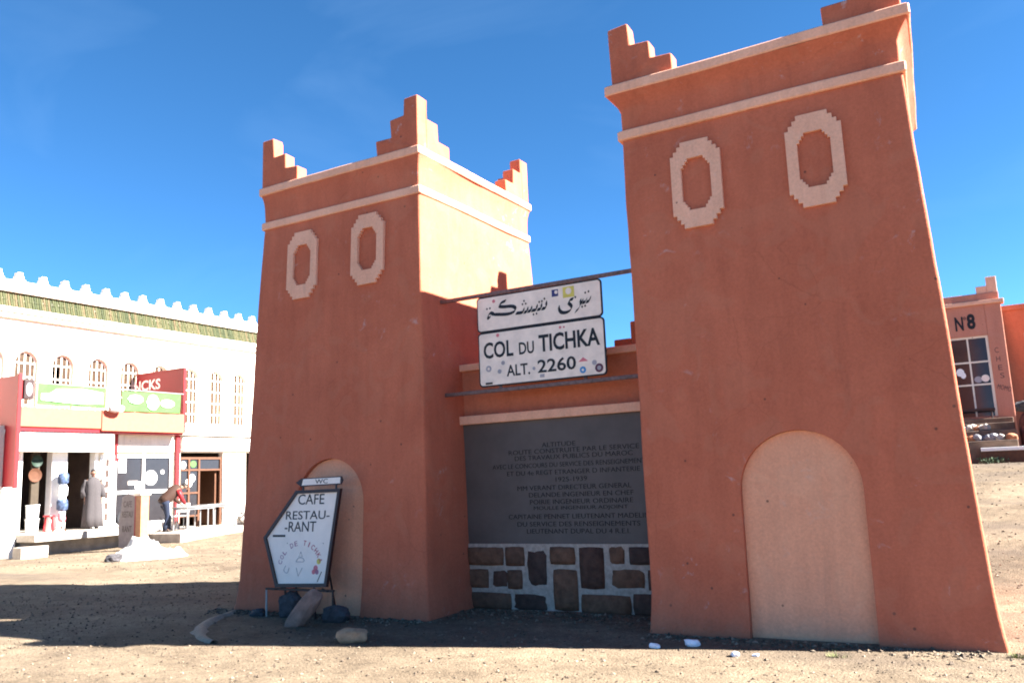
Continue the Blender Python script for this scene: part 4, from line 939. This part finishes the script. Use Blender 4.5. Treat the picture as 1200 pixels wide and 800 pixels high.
def head_parts(root, c, fwd, hair_drop, up=(0, 0, 1), skin=SKIN, hair=HAIR):
    """ears, nose and eyes on a head centred at c, looking along fwd"""
    c, f, u = Vector(c), Vector(fwd).normalized(), Vector(up).normalized(); s = f.cross(u).normalized()
    def ball(nm, p, r, mat, sub=2):
        bm = bmesh.new(); bmesh.ops.create_icosphere(bm, subdivisions=sub, radius=1)
        for v in bm.verts: v.co = p+s*v.co.x*r[0]+f*v.co.y*r[1]+u*v.co.z*r[2]
        me = bpy.data.meshes.new(nm); bm.to_mesh(me); bm.free(); return finish(nm, me, mat, root, smooth=True)
    bm = bmesh.new(); bmesh.ops.create_icosphere(bm, subdivisions=3, radius=1)
    for v in bm.verts:
        q = v.co; keep = q.z > 0.05 or q.y < -0.15
        r = 1.0 if keep else 0.86
        v.co = c+u*0.022-f*0.022+(s*q.x*0.082+f*q.y*0.090+u*q.z*0.098)*r
    me = bpy.data.meshes.new('hair'); bm.to_mesh(me); bm.free(); finish('hair', me, hair, root, smooth=True)
    for e in (-1, 1):
        ball('ear', c+s*e*0.083-f*0.005, (0.014, 0.026, 0.034), skin); ball('eye', c+s*e*0.033+f*0.088+u*0.002, (0.014, 0.010, 0.009), HAIR)
    ball('nose', c+f*0.102-u*0.02, (0.015, 0.02, 0.025), skin); ball('mouth', c+f*0.092-u*0.062, (0.026, 0.008, 0.007), PINKS)
# man in a long grey robe in the doorway, facing the road
px, py, pz = -23.72, 15.98, 0.60
p1 = thing('person', (px, py, pz), 'person in long grey hooded robe standing in the white shop doorway', 'person')
f_ = Vector((0.93, -0.36, 0)).normalized(); s_ = Vector((0.36, 0.93, 0)).normalized(); o_ = Vector((px, py, pz))
def W_(a, b, c): return tuple(o_+f_*a+s_*b+Z*c)
nd = {'pel': (W_(0, 0, .92), .14, .11), 'spi': (W_(0, 0, 1.15), .13, .10), 'che': (W_(0, 0, 1.36), .15, .11), 'nec': (W_(0.0, 0, 1.50), .055, .055), 'jaw': (W_(0.03, 0, 1.575), .062, .068), 'hed': (W_(0.01, 0, 1.66), .078, .088), 'cro': (W_(0, 0, 1.72), .055, .06)}
ed = [('pel', 'spi'), ('spi', 'che'), ('che', 'nec'), ('nec', 'jaw'), ('jaw', 'hed'), ('hed', 'cro')]
for e, sg_ in (('l', 1), ('r', -1)):
    nd[e+'sho'] = (W_(0, sg_*.185, 1.42), .06, .06); nd[e+'elb'] = (W_(-0.03, sg_*.25, 1.14), .045, .045); nd[e+'wrist'] = (W_(0.05, sg_*.23, 0.90), .027, .03)
    ed += [('che', e+'sho'), (e+'sho', e+'elb'), (e+'elb', e+'wrist')]; hand_nodes(nd, ed, e, Vector(W_(0.05, sg_*.23, 0.90)), (0.05, 0, -1), tuple(f_))
    nd[e+'hip'] = (W_(0, sg_*.09, .86), .09, .09); nd[e+'kne'] = (W_(0.02, sg_*.10, .48), .055, .055); nd[e+'ank'] = (W_(0, sg_*.10, .09), .036, .036); nd[e+'toe'] = (W_(0.15, sg_*.11, .04), .035, .028)
    ed += [('pel', e+'hip'), (e+'hip', e+'kne'), (e+'kne', e+'ank'), (e+'ank', e+'toe')]
finish('body', skin_mesh(nd, ed, 'pel'), SKIN, p1, smooth=True)
vs, fs = loft_rings([(W_(0, 0, .05), .27, .30), (W_(0, 0, .35), .25, .28), (W_(0, 0, .75), .22, .255), (W_(0, 0, 1.05), .20, .24), (W_(0, 0, 1.28), .185, .235), (W_(0, 0, 1.41), .16, .225), (W_(0, 0, 1.475), .11, .14), (W_(-0.01, 0, 1.53), .085, .09)], 28, 0.07, 1)
MB().add(vs, fs).build('robe', ROBE, p1, smooth=True)
for sg_ in (1, -1): MB().tube([W_(0, sg_*.17, 1.43), W_(-0.02, sg_*.245, 1.25), W_(-0.03, sg_*.265, 1.12), W_(0.03, sg_*.245, 0.93)], [.085, .085, .085, .095], 12).build('sleeve', ROBE, p1, smooth=True)
MB().tube([W_(-0.10, 0.0, 1.44), W_(-0.15, 0, 1.36), W_(-0.17, 0, 1.22)], [.09, .10, .03], 12).build('hood', ROBE, p1, smooth=True)
head_parts(p1, W_(0.005, 0, 1.645), f_, 0)
for sg_ in (1, -1): MB().tube([W_(-.05, sg_*.105, .04), W_(.06, sg_*.107, .045), W_(.19, sg_*.11, .032)], [.04, .046, .032], 10).build('shoe', SHOE, p1, smooth=True)
# person bending over the terrace table
px, py, pz = -22.85, 17.85, 0.345
p2 = thing('person', (px, py, pz), 'person in brown jacket and jeans bending forward beside the terrace table', 'person')
f_ = Vector((0.25, 0.97, 0)).normalized(); s_ = Vector((-0.97, 0.25, 0)).normalized(); o_ = Vector((px, py, pz))
T_ = {'pel': W_(-.02, 0, .92), 'spi': W_(.12, 0, 1.10), 'che': W_(.33, 0, 1.28), 'nec': W_(.47, 0, 1.36), 'jaw': W_(.56, 0, 1.375), 'hed': W_(.63, 0, 1.40), 'cro': W_(.69, 0, 1.42)}
rad = {'pel': (.14, .12), 'spi': (.13, .11), 'che': (.16, .12), 'nec': (.055, .055), 'jaw': (.065, .065), 'hed': (.085, .08), 'cro': (.06, .055)}
nd = {k: (T_[k],)+rad[k] for k in T_}; ed = [('pel', 'spi'), ('spi', 'che'), ('che', 'nec'), ('nec', 'jaw'), ('jaw', 'hed'), ('hed', 'cro')]
for e, sg_ in (('l', 1), ('r', -1)):
    sh = W_(.36, sg_*.19, 1.27); el = W_(.44, sg_*.22, 1.00); wr = W_(.58, sg_*.16, .84)
    nd[e+'sho'] = (sh, .06, .06); nd[e+'elb'] = (el, .045, .045); nd[e+'wrist'] = (wr, .028, .03)
    ed += [('che', e+'sho'), (e+'sho', e+'elb'), (e+'elb', e+'wrist')]; hand_nodes(nd, ed, e, Vector(wr), tuple(f_*0.5-Z*0.5), tuple(s_*sg_))
    nd[e+'hip'] = (W_(0, sg_*.10, .86), .095, .095); nd[e+'kne'] = (W_(.05+.12*(sg_ > 0), sg_*.11, .48), .06, .06); nd[e+'ank'] = (W_(-.04+.22*(sg_ > 0), sg_*.11, .09), .038, .038); nd[e+'toe'] = (W_(.12+.22*(sg_ > 0), sg_*.12, .04), .036, .028)
    ed += [('pel', e+'hip'), (e+'hip', e+'kne'), (e+'kne', e+'ank'), (e+'ank', e+'toe')]
finish('body', skin_mesh(nd, ed, 'pel'), SKIN, p2, smooth=True)
MB().tube([W_(-.10, 0, .90), W_(.0, 0, 1.0), W_(.13, 0, 1.12), W_(.30, 0, 1.27), W_(.42, 0, 1.345), W_(.49, 0, 1.365)], [.16, .185, .19, .20, .155, .075], 16).build('jacket', JACKET, p2, smooth=True)
for sg_ in (1, -1):
    MB().tube([W_(.33, sg_*.17, 1.29), W_(.39, sg_*.215, 1.14), W_(.44, sg_*.225, 0.99), W_(.56, sg_*.17, .86)], [.085, .075, .065, .05], 12).build('sleeve', JACKET if sg_ > 0 else REDL, p2, smooth=True)
    k = .22*(sg_ > 0)
    MB().tube([W_(-.03, sg_*.085, .95), W_(0, sg_*.10, .84), W_(.05+k*.55, sg_*.11, .48), W_(-.02+k*.9, sg_*.11, .22), W_(-.04+k, sg_*.11, .08)], [.13, .115, .08, .07, .068], 12).build('trouser_leg', JEANS, p2, smooth=True)
    MB().tube([W_(-.09+k, sg_*.11, .045), W_(.02+k, sg_*.115, .05), W_(.15+k, sg_*.12, .035)], [.042, .046, .034], 10).build('shoe', SHOE, p2, smooth=True)
head_parts(p2, W_(.62, 0, 1.385), f_*0.85-Z*0.5, 0, up=f_*0.5+Z*0.85)

# ------------------------------------------------------------------ things before the shops
def table(x, y, z, wx, wy_, h, label, mat=GREYST, rz=0.0, grp=None):
    t = thing('metal_table', (x, y, z), label, 'table', grp)
    MB().box(x-wx/2, y-wy_/2, z+h-0.03, x+wx/2, y+wy_/2, z+h).build('top', mat, t, bevel=0.006)
    MB().box(x-wx/2+.05, y-wy_/2+.05, z+h-0.09, x+wx/2-.05, y+wy_/2-.05, z+h-0.032).build('apron', mat, t)
    for a in (-1, 1):
        for b in (-1, 1): MB().tube([(x+a*(wx/2-.06), y+b*(wy_/2-.06), z), (x+a*(wx/2-.07), y+b*(wy_/2-.07), z+h-.09)], 0.02, 6).build('leg', mat, t)
    return t
table(-22.35, 18.55, 0.345, 0.75, 1.15, 0.76, 'grey metal terrace table beside the bending person', grp='terrace tables')
table(-22.9, 19.72, 0.345, 0.75, 0.95, 0.78, 'grey metal terrace table before the brown shop joinery', grp='terrace tables')
def chair(x, y, z, rz, label):
    t = thing('terrace_chair', (x, y, z), label, 'chair', 'terrace chairs'); t.rotation_euler = (0, 0, 0)
    c_, s2 = math.cos(rz), math.sin(rz)
    def L(a, b, c): return (x+a*c_-b*s2, y+a*s2+b*c_, z+c)
    for a in (-.2, .2):
        MB().tube([L(a, -.2, 0), L(a, -.18, .44)], .014, 6).build('leg', GREYST, t); MB().tube([L(a, .22, 0), L(a, .19, .45), L(a, .24, .85)], .014, 6).build('leg', GREYST, t)
    q = [L(-.21, -.21, .44), L(.21, -.21, .44), L(.21, .2, .44), L(-.21, .2, .44)]; q += [(p[0], p[1], p[2]+.03) for p in q]
    MB().add(q, [(0, 3, 2, 1), (4, 5, 6, 7), (0, 1, 5, 4), (1, 2, 6, 5), (2, 3, 7, 6), (3, 0, 4, 7)]).build('seat', PLASTIC, t)
    q = [L(-.2, .20, .58), L(.2, .20, .58), L(.2, .24, .86), L(-.2, .24, .86)]; q += [(p[0]+.02*c_, p[1]+.02*c_, p[2]) for p in q]
    MB().add(q, [(0, 3, 2, 1), (4, 5, 6, 7), (0, 1, 5, 4), (1, 2, 6, 5), (2, 3, 7, 6), (3, 0, 4, 7)]).build('backrest', PLASTIC, t)
chair(-23.25, 18.75, .345, 0.5, 'white terrace chair behind the table by the bending person'); chair(-23.2, 20.75, .345, 2.6, 'white terrace chair right of the table before the brown joinery')
def bucket(x, y, z, label):
    t = thing('white_bucket', (x, y, z), label, 'bucket', 'white buckets'); MB().lathe((x, y, z), [(0.13, 0), (0.155, .02), (0.175, .36), (0.19, .37), (0.19, .39), (.165, .39), (.15, .10)], 18).build('body', PLASTIC, t, smooth=False)
    MB().tube([(x+.19*math.cos(a), y+.19*math.sin(a), z+.38-.06*math.sin(a)) for a in [math.pi*k/8+.3 for k in range(9)]], .006, 5).build('handle', GREYST, t); return t
bucket(A-0.02, 14.36, .60, 'white plastic bucket standing on the porch inside the shop doorway'); bucket(A-0.02, 14.36, .992, 'white plastic bucket stacked on top of another in the doorway')
rk = thing('display_stand', (-23.78, 15.06, .60), 'rotating stand of blue and white striped ware before the white door post', 'display stand')
MB().tube([(-23.78, 15.06, .60), (-23.78, 15.06, 2.40)], .02, 8).build('pole', WOOD, rk)
for k in range(3): a = k*2.09; MB().tube([(-23.78, 15.06, .72), (-23.78+.24*math.cos(a), 15.06+.24*math.sin(a), .61)], .018, 6).build('foot', WOOD, rk)
STR = plain('blue_striped_ware', (0.055, 0.08, 0.14), 0.5, var=0.9, scale=13)
for k, (z, r_) in enumerate(((1.92, .145), (1.56, .13), (1.16, .15))):
    MB().lathe((-23.78, 15.06, z), [(r_*.5, 0), (r_, .06), (r_*1.02, .28), (r_*.8, .34), (r_*.4, .35)], 14).build('ware', STR if k != 1 else PLASTIC, rk, smooth=True)
MB().lathe((-23.78, 15.06, .86), [(.09, 0), (.11, .1), (.07, .25)], 12).build('ware', PINKS, rk, smooth=True)
def stool(x, y, z, label):
    t = thing('red_stool', (x, y, z), label, 'stool'); MB().lathe((x, y, z+.42), [(.15, 0), (.16, .02), (.15, .05)], 14).build('seat', REDL, t)
    for k in range(4): a = k*1.57+.4; MB().tube([(x+.16*math.cos(a), y+.16*math.sin(a), z), (x+.11*math.cos(a), y+.11*math.sin(a), z+.42)], .014, 6).build('leg', REDL, t)
stool(-23.85, 14.72, .60, 'small red stool between the buckets and the striped display stand')
# hanging plates on the inner partition
def plate_disc(y, z, r_, mat, label):
    t = MB(); n = 20; t.lathe((0, 0, 0), [(r_*.45, 0), (r_*.6, .01), (r_, .05), (r_*.98, .06), (r_*.58, .025), (r_*.3, .02)], n)
    t.v = [(A-0.02+v[2], y+v[0], z+v[1]) for v in t.v]; return tag(t.build('hanging_plate', mat, smooth=False), label, 'plate', 'plates in the shop doorway')
MB().box(A-0.12, 14.30, .60, A-0.03, 14.52, 2.885).build('display_board', plain('olive_board', (0.042, 0.03, 0.018), .8), WB)
plate_disc(14.40, 2.62, .17, GREENB, 'dark green round plate hung high in the white shop doorway'); plate_disc(14.36, 2.22, .20, TERRAPOT, 'larger brown round plate hung below the green one in the doorway')
# advertising board with post, sack, tyre
ab = thing('road_board', (-21.0, 15.5, 0), 'grey lettered cafe board standing on the ground before the shop porch', 'sign board')
GB = plain('weathered_board', (0.20, 0.17, 0.165), 0.8, var=0.15)
MB().prism([(-21.62, 0.10), (-21.0, 0.06), (-20.98, 1.52), (-21.30, 1.60), (-21.52, 1.48), (-21.66, .75)], (0, 15.40, 0), X, Z, (0, 0.04, 0)).build('panel', GB, ab)
for s, z, wd in (('CAFE', 1.30, .36), ('RESTAU', 1.02, .46), ('RANT', .62, .40)): text_part('lettering', s, (-21.28, 15.399, z), X, Z, wd, .17, DARKWOOD, ab, bold=.01, depth=.004)
for x in (-21.45, -21.1): MB().tube([(x, 15.46, -.1), (x, 15.46, 1.3)], .02, 6).build('leg', RUST, ab)
bp_ = thing('gate_post', (-20.9, 15.5, 0), 'orange and white painted post right of the grey lettered board', 'post')
MB().box(-20.93, 15.37, -.1, -20.67, 15.63, 1.52).build('shaft', plain('cream_paint', (0.33, 0.162, 0.078), .7), bp_, bevel=.015); MB().box(-20.96, 15.34, 1.52, -20.64, 15.66, 1.60).build('cap', CREAM, bp_, bevel=.01)
MB().box(-20.935, 15.365, 0.0, -20.88, 15.635, 1.515).build('stripe', REDL, bp_)
rock('white_sack', (-22.6, 16.6, .86), (.20, .22, .30), PLASTIC, 'bulging white sack on the porch edge before the shop window', 'sack', seed=21, amp=.15)
ty = MB()
n, m_ = 20, 8
for i in range(n):
    for k in range(m_):
        a, b_ = 2*math.pi*i/n, 2*math.pi*k/m_; r0 = .20+.06*math.cos(b_); ty.v.append((-22.62+.05*math.sin(b_), 16.25+r0*math.cos(a), .86+r0*math.sin(a)))
for i in range(n):
    for k in range(m_): ty.f.append((i*m_+k, ((i+1) % n)*m_+k, ((i+1) % n)*m_+(k+1) % m_, i*m_+(k+1) % m_))
tyo = thing('small_wheel', (-22.62, 16.25, .60), 'small dark wheel leaning against the white sack', 'wheel'); ty.build('tyre', TYRE, tyo, smooth=True)
MB().lathe((0, 0, 0), [(.15, -.02), (.15, .02)], 16)
hub = MB().lathe((0, 0, 0), [(.04, -.03), (.145, -.02), (.145, .02), (.04, .03)], 16); hub.v = [(-22.62+v[2], 16.25+v[0], .86+v[1]) for v in hub.v]; hub.build('rim', ROCKB, tyo)
# heap of old snow
bm = bmesh.new(); bmesh.ops.create_grid(bm, x_segments=46, y_segments=46, size=1.0)
for v in bm.verts:
    a, b_ = v.co.x, v.co.y; d = math.hypot(a, b_)
    h = max(0, 1-d*d)**0.8*(0.36+0.40*nz3(a*2.4, b_*2.4, 1)+0.16*nz3(a*5.5, b_*5.5, 2)+0.04*nz3(a*13, b_*13, 2))
    x, y = -18.55+a*0.62+b_*0.35, 14.05+b_*0.85; v.co = Vector((x, y, gh(x, y)-0.03+max(h, 0)*(1.15 if b_ < .2 else .75)))
me = bpy.data.meshes.new('snow_heap'); bm.to_mesh(me); bm.free(); tag(finish('snow_heap', me, SNOW, None, smooth=True), 'heap of old white snow on the gravel before the shops', 'snow')
rock('snow_bank', (-23.0, 21.9, .55), (.5, 1.0, .32), SNOW, 'bank of old snow against the shop wall left of the tower', 'snow', seed=31, amp=.3)
rock('dark_bag', (-18.75, 13.25, .06), (.16, .2, .10), ROCKD, 'dark lump at the left foot of the snow heap', 'rubble', seed=33)

# ------------------------------------------------------------------ shops on the rise at the right
YF = 24.0; GZ = 1.46
S8 = thing('numbered_shop', (-2.6, 26, GZ), 'salmon shop with painted number 8 behind the right tower', 'shop')
wx0, wx1, wz0, wz1 = -0.76, 0.15, 2.60, 4.62
def p8(nm, mat, *b, bevel=0.0, jit=0.0): return MB().box(*b).build(nm, mat, S8, bevel=bevel, jitter=jit)
p8('wall', SHOP, -6.2, YF, .6, wx0, YF+.3, 5.42); p8('wall', SHOP, wx1, YF, .6, .52, YF+.3, 5.42, bevel=.02); p8('wall', SHOP, wx0, YF+.002, .6, wx1, YF+.298, wz0); p8('wall', SHOP, wx0, YF+.002, wz1, wx1, YF+.298, 5.42)
p8('side_wall', SHOP, .22, YF+.3, .6, .52, 30, 5.42); p8('side_wall', SHOP, -6.2, YF+.3, .6, -5.9, 30, 5.42); p8('back_wall', SHOP, -6.2, 30, .6, .52, 30.3, 5.42); p8('roof', SHOP, -5.9, YF+.3, 5.2, .22, 30, 5.35)
p8('coping', PINK, -6.3, YF-.08, 5.40, .60, YF+.34, 5.50, bevel=.015, jit=.012); p8('parapet', SHOP, -6.2, YF+.03, 5.49, .50, YF+.28, 5.70, bevel=.015)
p8('merlon', PINK, .02, YF+.06, 5.69, .26, YF+.26, 5.88, bevel=.015); p8('merlon', PINK, .26, YF+.06, 5.69, .49, YF+.26, 6.10, bevel=.015)
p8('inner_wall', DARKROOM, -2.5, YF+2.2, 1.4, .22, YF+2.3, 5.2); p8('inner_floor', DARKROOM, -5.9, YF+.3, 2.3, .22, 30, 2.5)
wf = p8('window', CREAM, wx1-.06, YF+.04, wz0, wx1, YF+.12, wz1)
MB().box(wx0, YF+.04, wz0, wx0+.06, YF+.12, wz1).build('frame', CREAM, wf); MB().box(wx0+.06, YF+.04, wz1-.05, wx1-.06, YF+.12, wz1).build('frame', CREAM, wf)
MB().box(-.335, YF+.045, wz0, -.295, YF+.115, wz1-.05).build('mullion', CREAM, wf)
for z in (3.40, 3.97): MB().box(wx0+.06, YF+.05, z-.02, wx1-.06, YF+.11, z+.02).build('rail', CREAM, wf)
for (a, b) in ((wx0+.06, -.335), (-.295, wx1-.06)):
    for (c, d) in ((wz0, 3.38), (3.42, 3.95), (3.99, wz1-.05)): MB().box(a, YF+.078, c, b, YF+.084, d).build('pane', GLASSD, wf)
MB().prism(ell(-.56, 3.74, .09, .10), (0, YF+.0775, 0), X, Z, (0, -.006, 0)).build('sticker', PLASTIC, wf); MB().prism(ell(-.50, 3.66, .06, .08), (0, YF+.0765, 0), X, Z, (0, -.008, 0)).build('sticker', PLASTIC, wf)
MB().prism(ell(-.18, 3.53, .09, .08), (0, YF+.0775, 0), X, Z, (0, -.006, 0)).build('sticker', GREYS, wf); MB().prism(ell(-.02, 3.55, .09, .09), (0, YF+.0770, 0), X, Z, (0, -.006, 0)).build('sticker', BOARDW, wf)
text_part('lettering', 'N', (-.445, YF-.001, 4.97), X, Z, .19, .36, BLACK, S8, bold=.03); text_part('lettering', 'o', (-.31, YF-.001, 5.10), X, Z, .06, .08, BLACK, S8, bold=.03); text_part('lettering', '8', (-.175, YF-.001, 5.0), X, Z, .19, .40, BLACK, S8, bold=.045)
INKP = plain('faded_ink', (0.10, 0.055, 0.05), .8)
for ch, z, dx in (('C', 4.22, .0), ('H', 4.0, .01), ('E', 3.78, .03), ('S', 3.58, .05)): text_part('lettering', ch, (.30+dx, YF-.001, z), X, Z, .09, .13, INKP, S8)
text_part('lettering', 'MOMO', (.36, YF-.001, 3.27), X*0.94-Z*0.34, Z*0.94+X*0.34, .30, .12, INKP, S8)
NB = thing('orange_shop', (3, 27, GZ), 'orange shop set back beside the numbered shop at the right edge', 'shop')
def pn(nm, mat, *b, bevel=0.0): return MB().box(*b).build(nm, mat, NB, bevel=bevel)
yb = 25.3
pn('wall', ORANGE, .53, yb, .6, .98, yb+.3, 5.38); pn('wall', ORANGE, 2.1, yb, .6, 6.0, yb+.3, 5.38); pn('wall', ORANGE, .98, yb+.002, .6, 2.1, yb+.298, 2.6); pn('wall', ORANGE, .98, yb+.002, 4.75, 2.1, yb+.298, 5.38)
pn('coping', ORANGE, .53, yb-.06, 5.36, 6.05, yb+.33, 5.50, bevel=.015); pn('side_wall', ORANGE, 5.7, yb+.3, .6, 6.0, 30, 5.38); pn('back_wall', ORANGE, .53, 30, .6, 6.0, 30.3, 5.38); pn('roof', ORANGE, .53, yb+.3, 5.2, 5.7, 30, 5.34)
wn = pn('window', CREAM, .98, yb+.05, 4.68, 2.1, yb+.12, 4.75); MB().box(.98, yb+.05, 2.6, 1.04, yb+.12, 4.68).build('frame', CREAM, wn); MB().box(1.52, yb+.055, 2.6, 1.57, yb+.115, 4.68).build('mullion', CREAM, wn); MB().box(1.04, yb+.06, 4.2, 2.1, yb+.11, 4.24).build('rail', CREAM, wn)
MB().box(1.04, yb+.08, 2.6, 1.52, yb+.086, 4.68).build('pane', GLASSD, wn); MB().box(1.57, yb+.08, 2.6, 2.1, yb+.086, 4.68).build('pane', GLASSD, wn)
st = thing('shop_steps', (-1, 23, GZ), 'broad worn steps of dark timber and stone before the numbered shop', 'steps')
STEPM = plain('worn_step', (0.154, 0.1015, 0.07), .9, var=.3, scale=8, bump=.5)
for (y0, y1, z, m_) in ((23.45, 24.0, 2.53, STEPM), (22.95, 23.46, 2.40, STEPM), (22.45, 22.96, 2.21, STEPM), (21.95, 22.46, 1.96, STEPM)):
    MB().box(-3.0, y0, 1.0, .46, y1, z).build('step', m_, st, bevel=.02, jitter=.02)
QZ = [plain('white_quartz', (0.385, 0.322, 0.259), .6, var=.2, bump=.6), plain('orange_geode', (0.33, 0.132, 0.06), .7, var=.3, bump=.6), plain('grey_mineral', (0.21, 0.198, 0.204), .7, var=.3, bump=.6)]
gd = [(-.62, 22.75, 2.26, 0), (-.50, 22.72, 2.30, 0), (-.40, 22.78, 2.34, 0), (-.33, 22.72, 2.26, 1), (-.25, 22.75, 2.30, 0), (-.14, 22.7, 2.24, 0), (-.56, 22.25, 1.98, 1), (-.46, 22.2, 1.90, 1), (-.34, 22.2, 1.86, 2), (-.24, 22.25, 1.88, 2), (-.12, 22.2, 1.92, 2), (-.02, 22.22, 1.95, 2), (.08, 22.2, 1.92, 0), (.14, 22.22, 1.88, 0), (.33, 22.2, 1.92, 1), (.40, 22.2, 1.88, 1)]
nm8 = ['leftmost white', 'second white', 'third white', 'orange', 'fifth pale', 'rightmost pale']
side_words = ['first from the left', 'second from the left', 'third from the left', 'fourth from the left', 'fifth from the left', 'sixth from the left', 'seventh from the left', 'eighth from the left', 'ninth from the left', 'tenth from the left']
for i, (x, y, z, k) in enumerate(gd):
    up_ = i < 6; base = 2.21 if up_ else 1.96; r_ = .07+.025*((i*7) % 3)/2
    lb_ = '%s mineral lump on the %s shop step, %s' % (('white', 'orange', 'grey')[k], 'upper' if up_ else 'lower', side_words[i if up_ else i-6])
    rock('mineral_lump', (x, y, base+r_*.8), (r_, r_*.85, r_), QZ[k], lb_, 'mineral', rot=(i, i*.7, i*1.3), group='minerals for sale on the shop steps', sub=2, seed=50+i)
pl = thing('plank', (.2, 21.8, GZ), 'long white plank lying on the lowest shop step', 'plank'); MB().box(-.30, 21.70, 1.72, .75, 21.92, 1.80).build('board', WHITE, pl, bevel=.01, jitter=.02); MB().box(-.3, 21.72, 1.35, .8, 21.9, 1.72).build('support', WOOD, pl)
rock('blue_bag', (.66, 21.9, 1.66), (.20, .16, .18), plain('blue_cloth', (0.096, 0.132, 0.216), .8), 'blue grey bag at the right end of the white plank', 'bag', seed=61)
rock('stone_pile', (.86, 22.9, 2.05), (.34, .40, .62), plain('red_rock', (0.112, 0.035, 0.0245), .9, var=.4, bump=.7), 'dark red boulder at the right end of the shop steps', 'boulder', seed=62, amp=.25)
rock('stone_pile', (.80, 22.75, 2.72), (.30, .26, .14), ROCKD, 'dark flat boulder on top of the red one by the steps', 'boulder', seed=63)
gb = thing('goods_bench', (-.25, 23.6, 2.5), 'low dark bench with goods before the numbered shop window', 'bench')
MB().box(-.72, 23.52, 2.72, .10, 23.82, 2.78).build('top', DARKWOOD, gb)
for x in (-.66, .02):
    for y in (23.56, 23.76): MB().tube([(x, y, 2.49), (x, y, 2.72)], .02, 6).build('leg', DARKWOOD, gb)
LEAF = plain('dusty_leaves', (0.07, 0.10, 0.05), .8)
wp = MB()
for i in range(90):
    x, y = random.gauss(-.1, .16), random.gauss(21.55, .08); z = gh(x, y)+random.uniform(0, .10); a = random.uniform(0, 6.28); l = .05
    wp.add([(x, y, z), (x+l*math.cos(a), y+l*math.sin(a), z+.02), (x+l*.6*math.cos(a+.7), y+l*.6*math.sin(a+.7), z+.05)], [(0, 1, 2)])
tag(wp.build('low_weed', LEAF), 'low dusty weeds at the foot of the shop steps', 'weeds', None, 'stuff')
